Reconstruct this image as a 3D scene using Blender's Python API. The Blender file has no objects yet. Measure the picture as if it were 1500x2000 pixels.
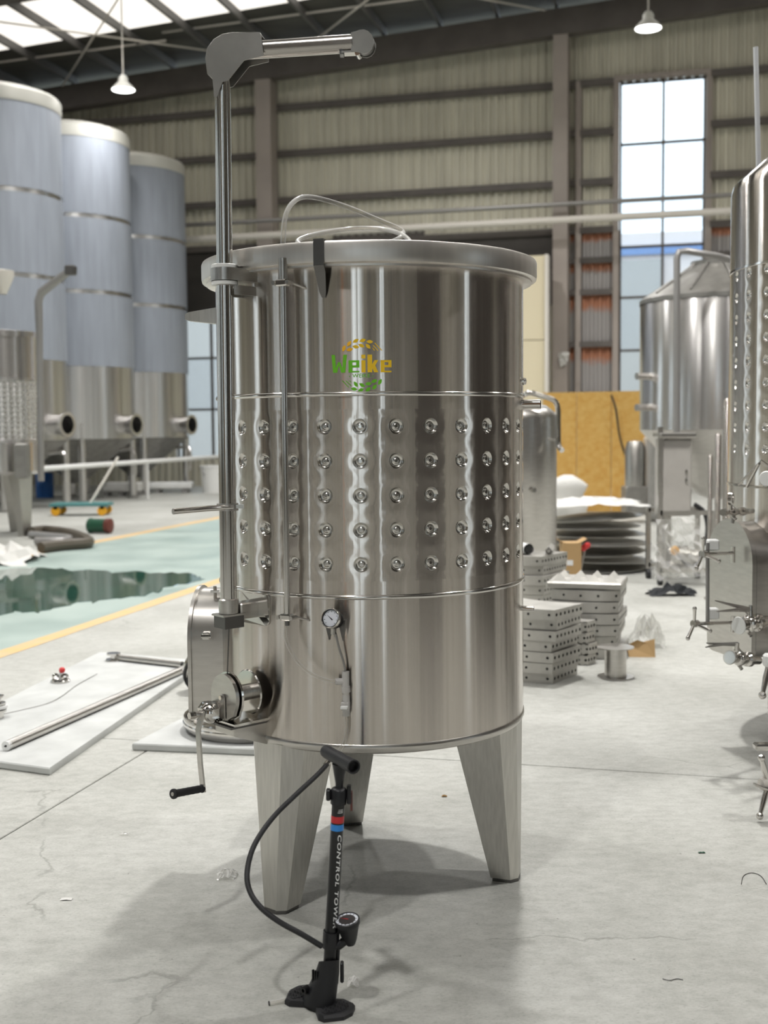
import bpy, bmesh, math, random
from mathutils import Vector, Matrix
random.seed(7)
R_ = math.radians
scene = bpy.context.scene
COL = scene.collection
# ------------------------------------------------------------------ camera
F = 2300.0; EYE = 1.55; PITCH = math.atan(165 / 2300); ROLL = R_(0.5); YAW = R_(14.5)
fwd = Vector((0, math.cos(PITCH), -math.sin(PITCH)))
_up = Vector((0, math.sin(PITCH), math.cos(PITCH))); _rt = Vector((1, 0, 0))
right = _rt * math.cos(ROLL) - _up * math.sin(ROLL)
up = _rt * math.sin(ROLL) + _up * math.cos(ROLL)
EYEP = Vector((0, 0, EYE))
cd = bpy.data.cameras.new('camera'); cam = bpy.data.objects.new('camera', cd); COL.objects.link(cam)
cam.matrix_world = Matrix(((right.x, up.x, -fwd.x, 0), (right.y, up.y, -fwd.y, 0), (right.z, up.z, -fwd.z, EYE), (0, 0, 0, 1)))
cd.sensor_fit = 'HORIZONTAL'; cd.sensor_width = 36.0; cd.lens = F / 1500 * 36.0
cd.clip_start = 0.05; cd.clip_end = 300
cd.dof.use_dof = True; cd.dof.focus_distance = 3.9; cd.dof.aperture_fstop = 4.0
scene.camera = cam
# ------------------------------------------------------------------ world, exposure
w = bpy.data.worlds.new('World'); scene.world = w; w.use_nodes = True
bg = w.node_tree.nodes['Background']; bg.inputs[0].default_value = (0.80, 0.92, 1.0, 1); bg.inputs[1].default_value = 1.9
vs = scene.view_settings; vs.view_transform = 'Standard'; vs.look = 'None'; vs.gamma = 1.0; vs.exposure = 0.30; vs.use_curve_mapping = False
cy = scene.cycles; cy.max_bounces = 6; cy.diffuse_bounces = 3; cy.glossy_bounces = 4; cy.transmission_bounces = 4; cy.transparent_max_bounces = 8
cy.caustics_reflective = False; cy.caustics_refractive = False; cy.use_adaptive_sampling = True; cy.adaptive_threshold = 0.05; cy.use_denoising = True
LAMP_W = 230.0
SKYLIGHT = 0.95
def ray(px, py): return right * ((px - 750) / F) - up * ((py - 1000) / F) + fwd
def at(px, py, Y):
    d = ray(px, py); return EYEP + d * (Y / d.y)
def zat(px, py, z):
    d = ray(px, py); return EYEP + d * ((z - EYE) / d.z)
def fl(px, py): return zat(px, py, 0.0)
SY, CY = math.sin(YAW), math.cos(YAW)
def B(u, v, z=0.0): return Vector((u * SY + v * CY, u * CY - v * SY, z))      # building frame: u depth, v to the right
def uv(p): return (p.x * SY + p.y * CY, p.x * CY - p.y * SY)
BROT = Matrix.Rotation(-YAW, 4, 'Z')                                         # x->v, y->u
# ------------------------------------------------------------------ materials
M = {}
def mat(name, col, rough=0.5, metal=0.0, var=None, bump=None, stretch=(1, 1, 1), col2=None, aniso=0.0, spec=0.5, emit=None, rvar=0.0, trans=0.0, alpha=1.0, coat=0.0, ior=1.45):
    m = bpy.data.materials.new(name); m.use_nodes = True; nt = m.node_tree; N = nt.nodes; L = nt.links
    p = N['Principled BSDF']; p.inputs['Base Color'].default_value = (*col, 1); p.inputs['Roughness'].default_value = rough
    p.inputs['Metallic'].default_value = metal; p.inputs['Specular IOR Level'].default_value = spec; p.inputs['IOR'].default_value = ior
    p.inputs['Anisotropic'].default_value = aniso; p.inputs['Transmission Weight'].default_value = trans; p.inputs['Alpha'].default_value = alpha
    p.inputs['Coat Weight'].default_value = coat
    if emit:
        p.inputs['Emission Color'].default_value = (*emit[0], 1); p.inputs['Emission Strength'].default_value = emit[1]
    if aniso:
        t = N.new('ShaderNodeTangent'); t.direction_type = 'RADIAL'; t.axis = 'Z'; L.new(t.outputs[0], p.inputs['Tangent'])
        p.inputs['Anisotropic Rotation'].default_value = 0.25
    if var or bump or rvar:
        tc = N.new('ShaderNodeTexCoord'); mp = N.new('ShaderNodeMapping'); mp.inputs['Scale'].default_value = stretch
        L.new(tc.outputs['Object'], mp.inputs['Vector'])
    if var:
        sc, amt = var; nz = N.new('ShaderNodeTexNoise'); nz.inputs['Scale'].default_value = sc; nz.inputs['Detail'].default_value = 5
        L.new(mp.outputs[0], nz.inputs['Vector'])
        rp = N.new('ShaderNodeValToRGB'); rp.color_ramp.elements[0].position = .5 - .22; rp.color_ramp.elements[1].position = .5 + .22
        c2 = col2 or tuple(max(0, c * (1 - amt)) for c in col); c1 = col if col2 else tuple(min(1, c * (1 + amt * .5)) for c in col)
        rp.color_ramp.elements[0].color = (*c2, 1); rp.color_ramp.elements[1].color = (*c1, 1)
        L.new(nz.outputs[0], rp.inputs[0]); L.new(rp.outputs[0], p.inputs['Base Color'])
        if rvar:
            mr = N.new('ShaderNodeMapRange'); mr.inputs[1].default_value = .3; mr.inputs[2].default_value = .7
            mr.inputs[3].default_value = max(0, rough - rvar); mr.inputs[4].default_value = rough + rvar
            L.new(nz.outputs[0], mr.inputs[0]); L.new(mr.outputs[0], p.inputs['Roughness'])
    if bump:
        sc, st, dist = bump; nb = N.new('ShaderNodeTexNoise'); nb.inputs['Scale'].default_value = sc; nb.inputs['Detail'].default_value = 3
        L.new(mp.outputs[0], nb.inputs['Vector']); bp = N.new('ShaderNodeBump'); bp.inputs['Strength'].default_value = st; bp.inputs['Distance'].default_value = dist
        L.new(nb.outputs[0], bp.inputs['Height']); L.new(bp.outputs[0], p.inputs['Normal'])
    M[name] = m; return m
STEEL = (0.64, 0.595, 0.55)
mat('mirror_steel', STEEL, 0.165, 1, var=(5, .14), stretch=(12, 12, .06), bump=(2.2, .10, .004), aniso=1.0)  # upright streaks painted into the base colour to strengthen the reflected stripes
def brush(name, k):          # fine horizontal brush grooves: tilt the normal up and down by a hashed amount
    nt = M[name].node_tree; N = nt.nodes; L = nt.links; p = N['Principled BSDF']; src = p.inputs['Normal'].links[0].from_socket
    tc = N.new('ShaderNodeTexCoord'); mp = N.new('ShaderNodeMapping'); mp.inputs['Scale'].default_value = (300, 300, 6000); L.new(tc.outputs['Object'], mp.inputs[0])
    wn_ = N.new('ShaderNodeTexWhiteNoise'); wn_.noise_dimensions = '3D'; L.new(mp.outputs[0], wn_.inputs['Vector'])
    mr = N.new('ShaderNodeMapRange'); mr.inputs[3].default_value = -k; mr.inputs[4].default_value = k; L.new(wn_.outputs['Value'], mr.inputs[0])
    cb = N.new('ShaderNodeCombineXYZ'); L.new(mr.outputs[0], cb.inputs[2]); ad = N.new('ShaderNodeVectorMath'); ad.operation = 'ADD'
    L.new(src, ad.inputs[0]); L.new(cb.outputs[0], ad.inputs[1]); no = N.new('ShaderNodeVectorMath'); no.operation = 'NORMALIZE'; L.new(ad.outputs[0], no.inputs[0]); L.new(no.outputs[0], p.inputs['Normal'])
brush('mirror_steel', .21)
mat('dimple_steel', (0.64, 0.62, 0.585), 0.16, 1)
mat('satin_steel', (0.56, 0.54, 0.51), 0.30, 1, var=(6, .10), stretch=(2, 2, 10))
mat('polished_steel', (0.66, 0.64, 0.61), 0.13, 1)
mat('brushed_leg', (0.60, 0.585, 0.55), 0.38, 1, var=(14, .12), stretch=(8, 8, .6))
mat('matt_steel', (0.33, 0.32, 0.30), 0.42, 0.8, var=(8, .2))
mat('arm_steel', (0.40, 0.38, 0.355), 0.24, 1)
mat('rim_steel', (0.78, 0.75, 0.71), 0.36, 1, var=(8, .08), stretch=(4, 4, .3))
mat('dark_steel', (0.16, 0.155, 0.15), 0.38, 1)
mat('far_steel', (0.66, 0.65, 0.64), 0.28, 1, var=(3, .15), stretch=(6, 6, .1), aniso=.6)
mat('far_steel_pink', (0.70, 0.68, 0.665), 0.24, 1, var=(3, .18), stretch=(7, 7, .1), aniso=.6)
mat('protective_film', (0.31, 0.338, 0.39), 0.55, 0.1, var=(2, .14), stretch=(4, 4, .4), coat=.2)
mat('tank_insulation_top', (0.62, 0.61, 0.56), 0.45, .3)
mat('white_plastic', (0.80, 0.80, 0.78), 0.40)
mat('grey_plastic', (0.56, 0.54, 0.52), 0.42)
mat('black_plastic', (0.012, 0.012, 0.014), 0.42)
mat('black_rubber', (0.022, 0.022, 0.024), 0.55, bump=(60, .3, .002))
mat('black_paint', (0.008, 0.008, 0.009), 0.28)
mat('red_paint', (0.55, 0.025, 0.03), 0.35)
mat('blue_paint', (0.03, 0.25, 0.70), 0.35)
mat('white_print', (0.80, 0.80, 0.80), 0.5)
mat('dial_white', (0.78, 0.80, 0.86), 0.4)
mat('dial_dark', (0.05, 0.045, 0.045), 0.3)
mat('logo_green', (0.16, 0.55, 0.02), 0.5)
mat('logo_yellow', (0.90, 0.58, 0.02), 0.5)
mat('logo_orange', (0.95, 0.50, 0.02), 0.5)
mat('foam', (0.56, 0.57, 0.555), 0.8, var=(5, .16), bump=(30, .25, .004))
mat('beige_cladding', (0.68, 0.65, 0.54), 0.55, var=(1.5, .18), stretch=(3, 3, .25))
mat('grey_cladding', (0.50, 0.48, 0.46), 0.55, var=(1.5, .18), stretch=(3, 3, .25))
mat('dark_brown', (0.055, 0.048, 0.042), 0.6, var=(1, .3))
mat('girt_paint', (0.13, 0.115, 0.105), 0.55, var=(2, .2))
mat('column_paint', (0.40, 0.35, 0.315), 0.5, var=(.8, .15))
mat('roof_sheet', (0.10, 0.098, 0.085), 0.7, var=(.6, .35), stretch=(1, 3, 1))
mat('purlin_paint', (0.15, 0.145, 0.14), 0.5, var=(1, .3))
mat('skylight_sheet', (0.85, 0.82, 0.74), 0.6, emit=((1.0, 0.95, 0.88), SKYLIGHT))
mat('lamp_lens', (0.9, 0.9, 0.9), 0.5, emit=((1, 1, 1), 6.0))
mat('lamp_housing', (0.75, 0.74, 0.68), 0.4)
mat('orange_paint', (0.85, 0.30, 0.06), 0.5)
mat('mast_white', (0.72, 0.73, 0.75), 0.4)
mat('pipe_white', (0.70, 0.66, 0.60), 0.45)
mat('pipe_grey', (0.32, 0.31, 0.30), 0.4, .5)
mat('yellow_line', (0.72, 0.47, 0.19), 0.55, var=(6, .35), col2=(.60, .47, .29))
mat('osb', (0.72, 0.47, 0.15), 0.7, var=(9, .4), col2=(0.62, 0.33, 0.07), stretch=(1, 1, 1.3), bump=(40, .2, .003))
mat('cardboard', (0.46, 0.30, 0.14), 0.8)
mat('cast_alu', (0.50, 0.485, 0.45), 0.45, .6, var=(5, .25), bump=(50, .2, .002))
mat('rust_spot', (0.30, 0.17, 0.05), 0.8)
mat('cream_panel', (0.72, 0.64, 0.46), 0.5)
mat('white_bag', (0.70, 0.69, 0.66), 0.6, bump=(8, .6, .03))
mat('red_plastic', (0.60, 0.04, 0.04), 0.4)
mat('yellow_plastic', (0.85, 0.42, 0.02), 0.4)
mat('blue_plastic', (0.03, 0.14, 0.45), 0.4)
mat('green_paint', (0.02, 0.09, 0.05), 0.35)
mat('teal_paint', (0.08, 0.24, 0.24), 0.5)
mat('brown_red', (0.14, 0.04, 0.03), 0.5)
mat('hose_dark', (0.09, 0.075, 0.055), 0.5)
mat('cabinet_paint', (0.50, 0.475, 0.445), 0.45, 0.2, var=(6, .08))
mat('black_cloth', (0.015, 0.017, 0.02), 0.7)
mat('outside_wall', (0.90, 0.80, 0.77), 0.8)
mat('outside_grey', (0.52, 0.50, 0.48), 0.8)
mat('outside_blue', (0.20, 0.33, 0.62), 0.6)
mat('ground_outside', (0.42, 0.42, 0.40), 0.9, var=(.5, .2))
mat('joint_dark', (0.07, 0.07, 0.065), 0.9)
mat('gasket', (0.035, 0.035, 0.035), 0.6)
def clear_mat(name, tint, trans, rough=0.05):
    m = bpy.data.materials.new(name); m.use_nodes = True; nt = m.node_tree; N = nt.nodes; L = nt.links
    N.remove(N['Principled BSDF']); o = N['Material Output']
    t = N.new('ShaderNodeBsdfTransparent'); t.inputs[0].default_value = (*tint, 1)
    g = N.new('ShaderNodeBsdfPrincipled'); g.inputs['Base Color'].default_value = (.85, .84, .82, 1); g.inputs['Roughness'].default_value = rough
    f = N.new('ShaderNodeLayerWeight'); f.inputs[0].default_value = .35
    mr = N.new('ShaderNodeMapRange'); mr.inputs[3].default_value = trans; mr.inputs[4].default_value = 1.0
    L.new(f.outputs['Facing'], mr.inputs[0]); x = N.new('ShaderNodeMixShader'); L.new(mr.outputs[0], x.inputs[0])
    L.new(t.outputs[0], x.inputs[1]); L.new(g.outputs[0], x.inputs[2]); L.new(x.outputs[0], o.inputs[0]); M[name] = m
clear_mat('clear_hose', (.92, .91, .88), .12)
clear_mat('clear_film', (.92, .92, .90), .22, .2)
clear_mat('window_glass', (.97, .985, 1), .03, .02)
def concrete():
    m = bpy.data.materials.new('concrete'); m.use_nodes = True; nt = m.node_tree; N = nt.nodes; L = nt.links; p = N['Principled BSDF']
    tc = N.new('ShaderNodeTexCoord')
    def noise(sc, det, st=(1, 1, 1), rough=.6, dist=0):
        mp = N.new('ShaderNodeMapping'); mp.inputs['Scale'].default_value = st; L.new(tc.outputs['Object'], mp.inputs[0])
        n = N.new('ShaderNodeTexNoise'); n.inputs['Scale'].default_value = sc; n.inputs['Detail'].default_value = det; n.inputs['Roughness'].default_value = rough
        n.inputs['Distortion'].default_value = dist; L.new(mp.outputs[0], n.inputs['Vector']); return n
    def ramp(src, stops):
        r = N.new('ShaderNodeValToRGB')
        while len(r.color_ramp.elements) < len(stops): r.color_ramp.elements.new(.5)
        for e, (pos, c) in zip(r.color_ramp.elements, stops): e.position = pos; e.color = (*c, 1)
        L.new(src, r.inputs[0]); return r.outputs[0]
    def mul(a, b, fac=1.0):
        x = N.new('ShaderNodeMix'); x.data_type = 'RGBA'; x.blend_type = 'MULTIPLY'; x.inputs[0].default_value = fac
        L.new(a, x.inputs[6]); L.new(b, x.inputs[7]); return x.outputs[2]
    base = ramp(noise(.9, 6).outputs[0], [(.3, (.42, .42, .385)), (.7, (.58, .58, .545))])
    mid = ramp(noise(13, 9, (1, 1.6, 1), rough=.75).outputs[0], [(.3, (.74, .74, .73)), (.6, (1, 1, 1))])
    fine = ramp(noise(85, 5, (1, 1.8, 1), rough=.75).outputs[0], [(.28, (.70, .70, .69)), (.5, (1, 1, 1))])
    specks = ramp(noise(26, 3, (1, 2.5, 1), .8, 1.5).outputs[0], [(.27, (.35, .34, .31)), (.35, (1, 1, 1))])
    c = mul(mul(mul(base, mid), fine), specks, .8)
    # hairline cracks: warped voronoi edges kept only in patches
    nz = noise(3, 5); mx = N.new('ShaderNodeMix'); mx.data_type = 'RGBA'; mx.blend_type = 'LINEAR_LIGHT'; mx.inputs[0].default_value = .12
    L.new(tc.outputs['Object'], mx.inputs[6]); L.new(nz.outputs['Color'], mx.inputs[7])
    vo = N.new('ShaderNodeTexVoronoi'); vo.feature = 'DISTANCE_TO_EDGE'; vo.inputs['Scale'].default_value = .5; L.new(mx.outputs[2], vo.inputs['Vector'])
    crack = ramp(vo.outputs['Distance'], [(0.0, (.4, .4, .37)), (.0016, (1, 1, 1))])
    patch = ramp(noise(1.1, 2).outputs[0], [(.38, (0, 0, 0)), (.46, (1, 1, 1))])
    lx = N.new('ShaderNodeMix'); lx.data_type = 'RGBA'; lx.blend_type = 'LIGHTEN'; lx.inputs[0].default_value = 1
    L.new(crack, lx.inputs[6]); L.new(patch, lx.inputs[7]); c = mul(c, lx.outputs[2], .5)
    L.new(c, p.inputs['Base Color']); p.inputs['Roughness'].default_value = .55; p.inputs['Specular IOR Level'].default_value = .35
    bp = N.new('ShaderNodeBump'); bp.inputs['Strength'].default_value = .15; bp.inputs['Distance'].default_value = .004
    L.new(noise(45, 6, rough=.7).outputs[0], bp.inputs['Height']); L.new(bp.outputs[0], p.inputs['Normal'])
    M['concrete'] = m
concrete()
mat('green_epoxy', (0.42, 0.50, 0.46), 0.42, var=(1.3, .3), col2=(0.30, 0.39, 0.36), bump=(20, .1, .003), rvar=.1)
mat('puddle_water', (0.025, 0.085, 0.06), 0.03, var=(3, .3), spec=1.0)
# ------------------------------------------------------------------ mesh builder
class MB:
    def __init__(s): s.v = []; s.f = []
    def add(s, vs_, fs_):
        o = len(s.v); s.v += [Vector(q) for q in vs_]; s.f += [tuple(i + o for i in f) for f in fs_]; return s
    def box(s, c, size, rot=None):
        c = Vector(c); hx, hy, hz = (k / 2 for k in size)
        q = [Vector((x, y, z)) for x in (-hx, hx) for y in (-hy, hy) for z in (-hz, hz)]
        if rot is not None: q = [rot.to_3x3() @ k for k in q]
        return s.add([c + k for k in q], [(0, 1, 3, 2), (4, 6, 7, 5), (0, 4, 5, 1), (2, 3, 7, 6), (0, 2, 6, 4), (1, 5, 7, 3)])
    def bbox(s, c, size, bev, rot=None):          # box with chamfered vertical and horizontal edges
        c = Vector(c); h = [k / 2 for k in size]; b = min(bev, min(h) * .9); q = []; fs_ = []
        idx = {}
        for sx in (-1, 1):
            for sy in (-1, 1):
                for sz in (-1, 1):
                    for ax in range(3):
                        p = [sx * h[0], sy * h[1], sz * h[2]]
                        for k in range(3):
                            if k != ax: p[k] -= (sx, sy, sz)[k] * b
                        idx[(sx, sy, sz, ax)] = len(q); q.append(Vector(p))
        for ax in range(3):
            o1, o2 = (ax + 1) % 3, (ax + 2) % 3
            for sg in (-1, 1):
                loop = []
                for a, b2 in ((-1, -1), (1, -1), (1, 1), (-1, 1)):
                    k = [0, 0, 0]; k[ax] = sg; k[o1] = a; k[o2] = b2; loop.append(idx[(*k, ax)])
                fs_.append(tuple(loop if sg > 0 else loop[::-1]))
        for ax in range(3):
            o1, o2 = (ax + 1) % 3, (ax + 2) % 3
            for a in (-1, 1):
                for b2 in (-1, 1):
                    def g(t, face):
                        k = [0, 0, 0]; k[ax] = t; k[o1] = a; k[o2] = b2; return idx[(*k, face)]
                    fs_.append((g(-1, o1), g(1, o1), g(1, o2), g(-1, o2)))
        for sx in (-1, 1):
            for sy in (-1, 1):
                for sz in (-1, 1): fs_.append(tuple(idx[(sx, sy, sz, k)] for k in range(3)))
        if rot is not None: q = [rot.to_3x3() @ k for k in q]
        return s.add([c + k for k in q], fs_)
    def cyl(s, p0, p1, r0, r1=None, n=16, caps=True):
        return s.tube([p0, p1], [r0, r0 if r1 is None else r1], n, caps)
    def tube(s, pts, r, n=10, caps=True):
        pts = [Vector(p) for p in pts]; k = len(pts); rr = r if isinstance(r, (list, tuple)) else [r] * k
        t0 = (pts[1] - pts[0]).normalized(); ref = Vector((0, 0, 1)) if abs(t0.z) < .9 else Vector((1, 0, 0))
        a = t0.cross(ref).normalized(); q = []
        for i in range(k):
            t = ((pts[min(i + 1, k - 1)] - pts[max(i - 1, 0)])).normalized()
            a = (a - t * a.dot(t)).normalized(); b = t.cross(a)
            for j in range(n):
                w_ = 2 * math.pi * j / n; q.append(pts[i] + (a * math.cos(w_) + b * math.sin(w_)) * rr[i])
        fs_ = [(i * n + j, i * n + (j + 1) % n, (i + 1) * n + (j + 1) % n, (i + 1) * n + j) for i in range(k - 1) for j in range(n)]
        if caps: fs_ += [tuple(range(n))[::-1], tuple(range((k - 1) * n, k * n))]
        return s.add(q, fs_)
    def lathe(s, prof, n=32, c=(0, 0, 0), axis=None, x=None, closed=False, a0=0, a1=2 * math.pi):
        c = Vector(c); ax = Vector(axis or (0, 0, 1)).normalized()
        e1 = Vector(x).normalized() if x is not None else (ax.orthogonal().normalized() if axis else Vector((1, 0, 0))); e2 = ax.cross(e1)
        full = abs(a1 - a0 - 2 * math.pi) < 1e-6; m = n if full else n + 1; k = len(prof); q = []
        for i in range(m):
            w_ = a0 + (a1 - a0) * i / n; d = e1 * math.cos(w_) + e2 * math.sin(w_)
            for r, z in prof: q.append(c + d * r + ax * z)
        fs_ = []
        for i in range(n):
            j = (i + 1) % m
            for t in range(k if closed else k - 1):
                t2 = (t + 1) % k; fs_.append((i * k + t, j * k + t, j * k + t2, i * k + t2))
        return s.add(q, fs_)
    def prism(s, poly, p0, ex, ey, ez, depth):     # polygon in (ex,ey) extruded along ez
        p0, ex, ey, ez = Vector(p0), Vector(ex), Vector(ey), Vector(ez); n = len(poly)
        q = [p0 + ex * a + ey * b for a, b in poly] + [p0 + ex * a + ey * b + ez * depth for a, b in poly]
        return s.add(q, [tuple(range(n))[::-1], tuple(range(n, 2 * n))] + [(i, (i + 1) % n, n + (i + 1) % n, n + i) for i in range(n)])
    def sphere(s, c, r, n=14, sc=(1, 1, 1)):
        c = Vector(c); m = n // 2; q = [c + Vector((0, 0, r * sc[2]))]
        for i in range(1, m):
            t = math.pi * i / m
            for j in range(n):
                w_ = 2 * math.pi * j / n; q.append(c + Vector((r * sc[0] * math.sin(t) * math.cos(w_), r * sc[1] * math.sin(t) * math.sin(w_), r * sc[2] * math.cos(t))))
        q.append(c - Vector((0, 0, r * sc[2]))); e = len(q) - 1
        fs_ = [(0, 1 + j, 1 + (j + 1) % n) for j in range(n)]
        for i in range(m - 2):
            for j in range(n): fs_.append((1 + i * n + j, 1 + (i + 1) * n + j, 1 + (i + 1) * n + (j + 1) % n, 1 + i * n + (j + 1) % n))
        fs_ += [(e, 1 + (m - 2) * n + (j + 1) % n, 1 + (m - 2) * n + j) for j in range(n)]
        return s.add(q, fs_)
    def mesh(s, name, m, off=Vector(), smooth=35, recalc=True):
        me = bpy.data.meshes.new(name); me.from_pydata([q - off for q in s.v], [], s.f)
        if recalc:
            bm = bmesh.new(); bm.from_mesh(me); bmesh.ops.recalc_face_normals(bm, faces=bm.faces); bm.to_mesh(me); bm.free()
        if smooth:
            me.shade_smooth(); me.set_sharp_from_angle(angle=R_(smooth))
        me.materials.append(M[m]); me.update(); return me
    def build(s, name, m, parent=None, smooth=35, recalc=True, label=None, kind=None):
        if parent is not None: off = wloc(parent)
        else:
            xs = [q.x for q in s.v]; ys = [q.y for q in s.v]; zs = [q.z for q in s.v]
            off = Vector(((min(xs) + max(xs)) / 2, (min(ys) + max(ys)) / 2, min(zs)))
        o = bpy.data.objects.new(name, s.mesh(name, m, off, smooth, recalc)); COL.objects.link(o)
        if parent is not None: o.parent = parent
        else: o.location = off
        if label: o['label'] = label
        if kind: o['kind'] = kind
        return o
def wloc(o):
    p = Vector()
    while o is not None: p = p + o.location; o = o.parent
    return p
def tag(o, label, cat, group=None, kind=None):
    o['label'] = label; o['category'] = cat
    if group: o['group'] = group
    if kind: o['kind'] = kind
    return o
def thing(name, label, cat, loc=(0, 0, 0), group=None):
    o = bpy.data.objects.new(name, None); COL.objects.link(o); o.location = Vector(loc); o.empty_display_size = .1
    return tag(o, label, cat, group)
def struct(name, loc=(0, 0, 0)):
    o = bpy.data.objects.new(name, None); COL.objects.link(o); o.location = loc; o['kind'] = 'structure'; return o
def copy_tree(o, parent=None):
    c = o.copy(); COL.objects.link(c); c.parent = parent
    for ch in list(o.children): copy_tree(ch, c)
    return c
def clone(o, parent, loc=None, rot=None):
    c = bpy.data.objects.new(o.name.split('.')[0], o.data); COL.objects.link(c); c.parent = parent
    if loc is not None: c.location = loc
    if rot is not None: c.rotation_euler = rot
    return c
def smooth_path(pts, sub=6):
    pts = [Vector(p) for p in pts]; out = []
    for i in range(len(pts) - 1):
        a, b, c, d = pts[max(i - 1, 0)], pts[i], pts[i + 1], pts[min(i + 2, len(pts) - 1)]
        for k in range(sub):
            t = k / sub
            out.append(.5 * ((2 * b) + (c - a) * t + (2 * a - 5 * b + 4 * c - d) * t * t + (-a + 3 * b - 3 * c + d) * t ** 3))
    return out + [pts[-1]]
def arc(cx, cy, r, a0, a1, n): return [(cx + r * math.cos(R_(a0 + (a1 - a0) * i / n)), cy + r * math.sin(R_(a0 + (a1 - a0) * i / n))) for i in range(n + 1)]
Z = Vector((0, 0, 1))
# ------------------------------------------------------------------ building shell
UW, UR, VL, VR = 30.0, -14.0, -20.0, 18.0          # far wall, rear wall, left wall, right wall
def zroof(v): return 11.9 + .058 * (v if v < 8 else 16 - v)
# floor: concrete bays with recessed joints
floor = struct('floor')
us = [UR, -6.7, 5.30, 17.3, UW]; vs_ = [VL, -14.5, -8.5, -2.525, 3.5, 9.5, VR]
g = .004
for i in range(len(us) - 1):
    for j in range(len(vs_) - 1):
        u0, u1, v0, v1 = us[i] + g, us[i + 1] - g, vs_[j] + g, vs_[j + 1] - g
        b = .003; mb = MB()
        top = [B(u0 + b, v0 + b, 0), B(u0 + b, v1 - b, 0), B(u1 - b, v1 - b, 0), B(u1 - b, v0 + b, 0)]
        mid = [B(u0, v0, -b), B(u0, v1, -b), B(u1, v1, -b), B(u1, v0, -b)]; bot = [q - Z * .05 for q in mid]
        mb.add(top + mid + bot, [(0, 1, 2, 3)] + [(k, 4 + k, 4 + (k + 1) % 4, (k + 1) % 4) for k in range(4)] + [(4 + k, 8 + k, 8 + (k + 1) % 4, 4 + (k + 1) % 4) for k in range(4)])
        mb.build('concrete_slab', 'concrete', floor, smooth=0)
MB().add([B(UR, VL, -.03), B(UR, VR, -.03), B(UW, VR, -.03), B(UW, VL, -.03)], [(0, 1, 2, 3)]).build('joint_filler', 'joint_dark', floor, 0)
def strip(name, m, v0, v1, u0, u1, z=.0015):
    mb = MB(); n = 30
    for i in range(n + 1):
        u = u0 + (u1 - u0) * i / n; mb.v += [B(u, v0 + random.uniform(-.012, .012), z), B(u, v1 + random.uniform(-.012, .012), z)]
    mb.f = [(2 * i, 2 * i + 1, 2 * i + 3, 2 * i + 2) for i in range(n)]; mb.build(name, m, floor, 0)
strip('painted_lane', 'green_epoxy', -7.95, -4.64, 3.0, 29.9, .0012)
strip('yellow_line', 'yellow_line', -4.70, -4.55, 3.0, 29.9, .002); strip('yellow_line', 'yellow_line', -8.05, -7.85, 3.0, 29.9, .002)
# outside ground
MB().add([Vector((-90, -60, -.12)), Vector((90, -60, -.12)), Vector((90, 120, -.12)), Vector((-90, 120, -.12))], [(0, 1, 2, 3)]).build('ground', 'ground_outside', None, 0)['kind'] = 'structure'
# corrugated sheet along a straight wall: fn(v,z,d) -> point, holes = openings
def cladding(name, m, fn, v0, v1, ztop, parent, holes=(), pitch=.2, depth=.055, zbot=0.0, zcuts=None):
    mb = MB(); n = round((v1 - v0) / pitch); p = (v1 - v0) / n
    for i in range(n):
        a = v0 + i * p; c = a + p / 2
        pts = [(a, 0), (a + p * .42, 0), (a + p * .54, depth), (a + p * .88, depth), (a + p, 0)]
        spans = [(zbot, None)]
        for h0, h1, z0, z1 in holes:
            if h0 < c < h1:
                new = []
                for s0, s1 in spans:
                    e1 = 99 if s1 is None else s1
                    if z0 > s0: new.append((s0, min(z0, e1)))
                    if z1 < e1: new.append((max(z1, s0), s1))
                spans = new
        for s0, s1 in spans:
            o = len(mb.v)
            for (x, d) in pts: mb.v += [fn(x, s0, d), fn(x, ztop(x) if s1 is None else s1, d)]
            mb.f += [(o + 2 * k, o + 2 * k + 2, o + 2 * k + 3, o + 2 * k + 1) for k in range(4)]
    return mb.build(name, m, parent, smooth=0, recalc=False)
def bar(p0, p1, wv, hz, name, m, parent, updir=Z, bev=.0):
    p0, p1 = Vector(p0), Vector(p1); d = (p1 - p0); L = d.length; x = d.normalized(); y = Vector(updir).cross(x).normalized(); z = x.cross(y)
    rot = Matrix((x, y, z)).transposed(); return MB().box((p0 + p1) / 2, (L, wv, hz), rot).build(name, m, parent, 0)
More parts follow.
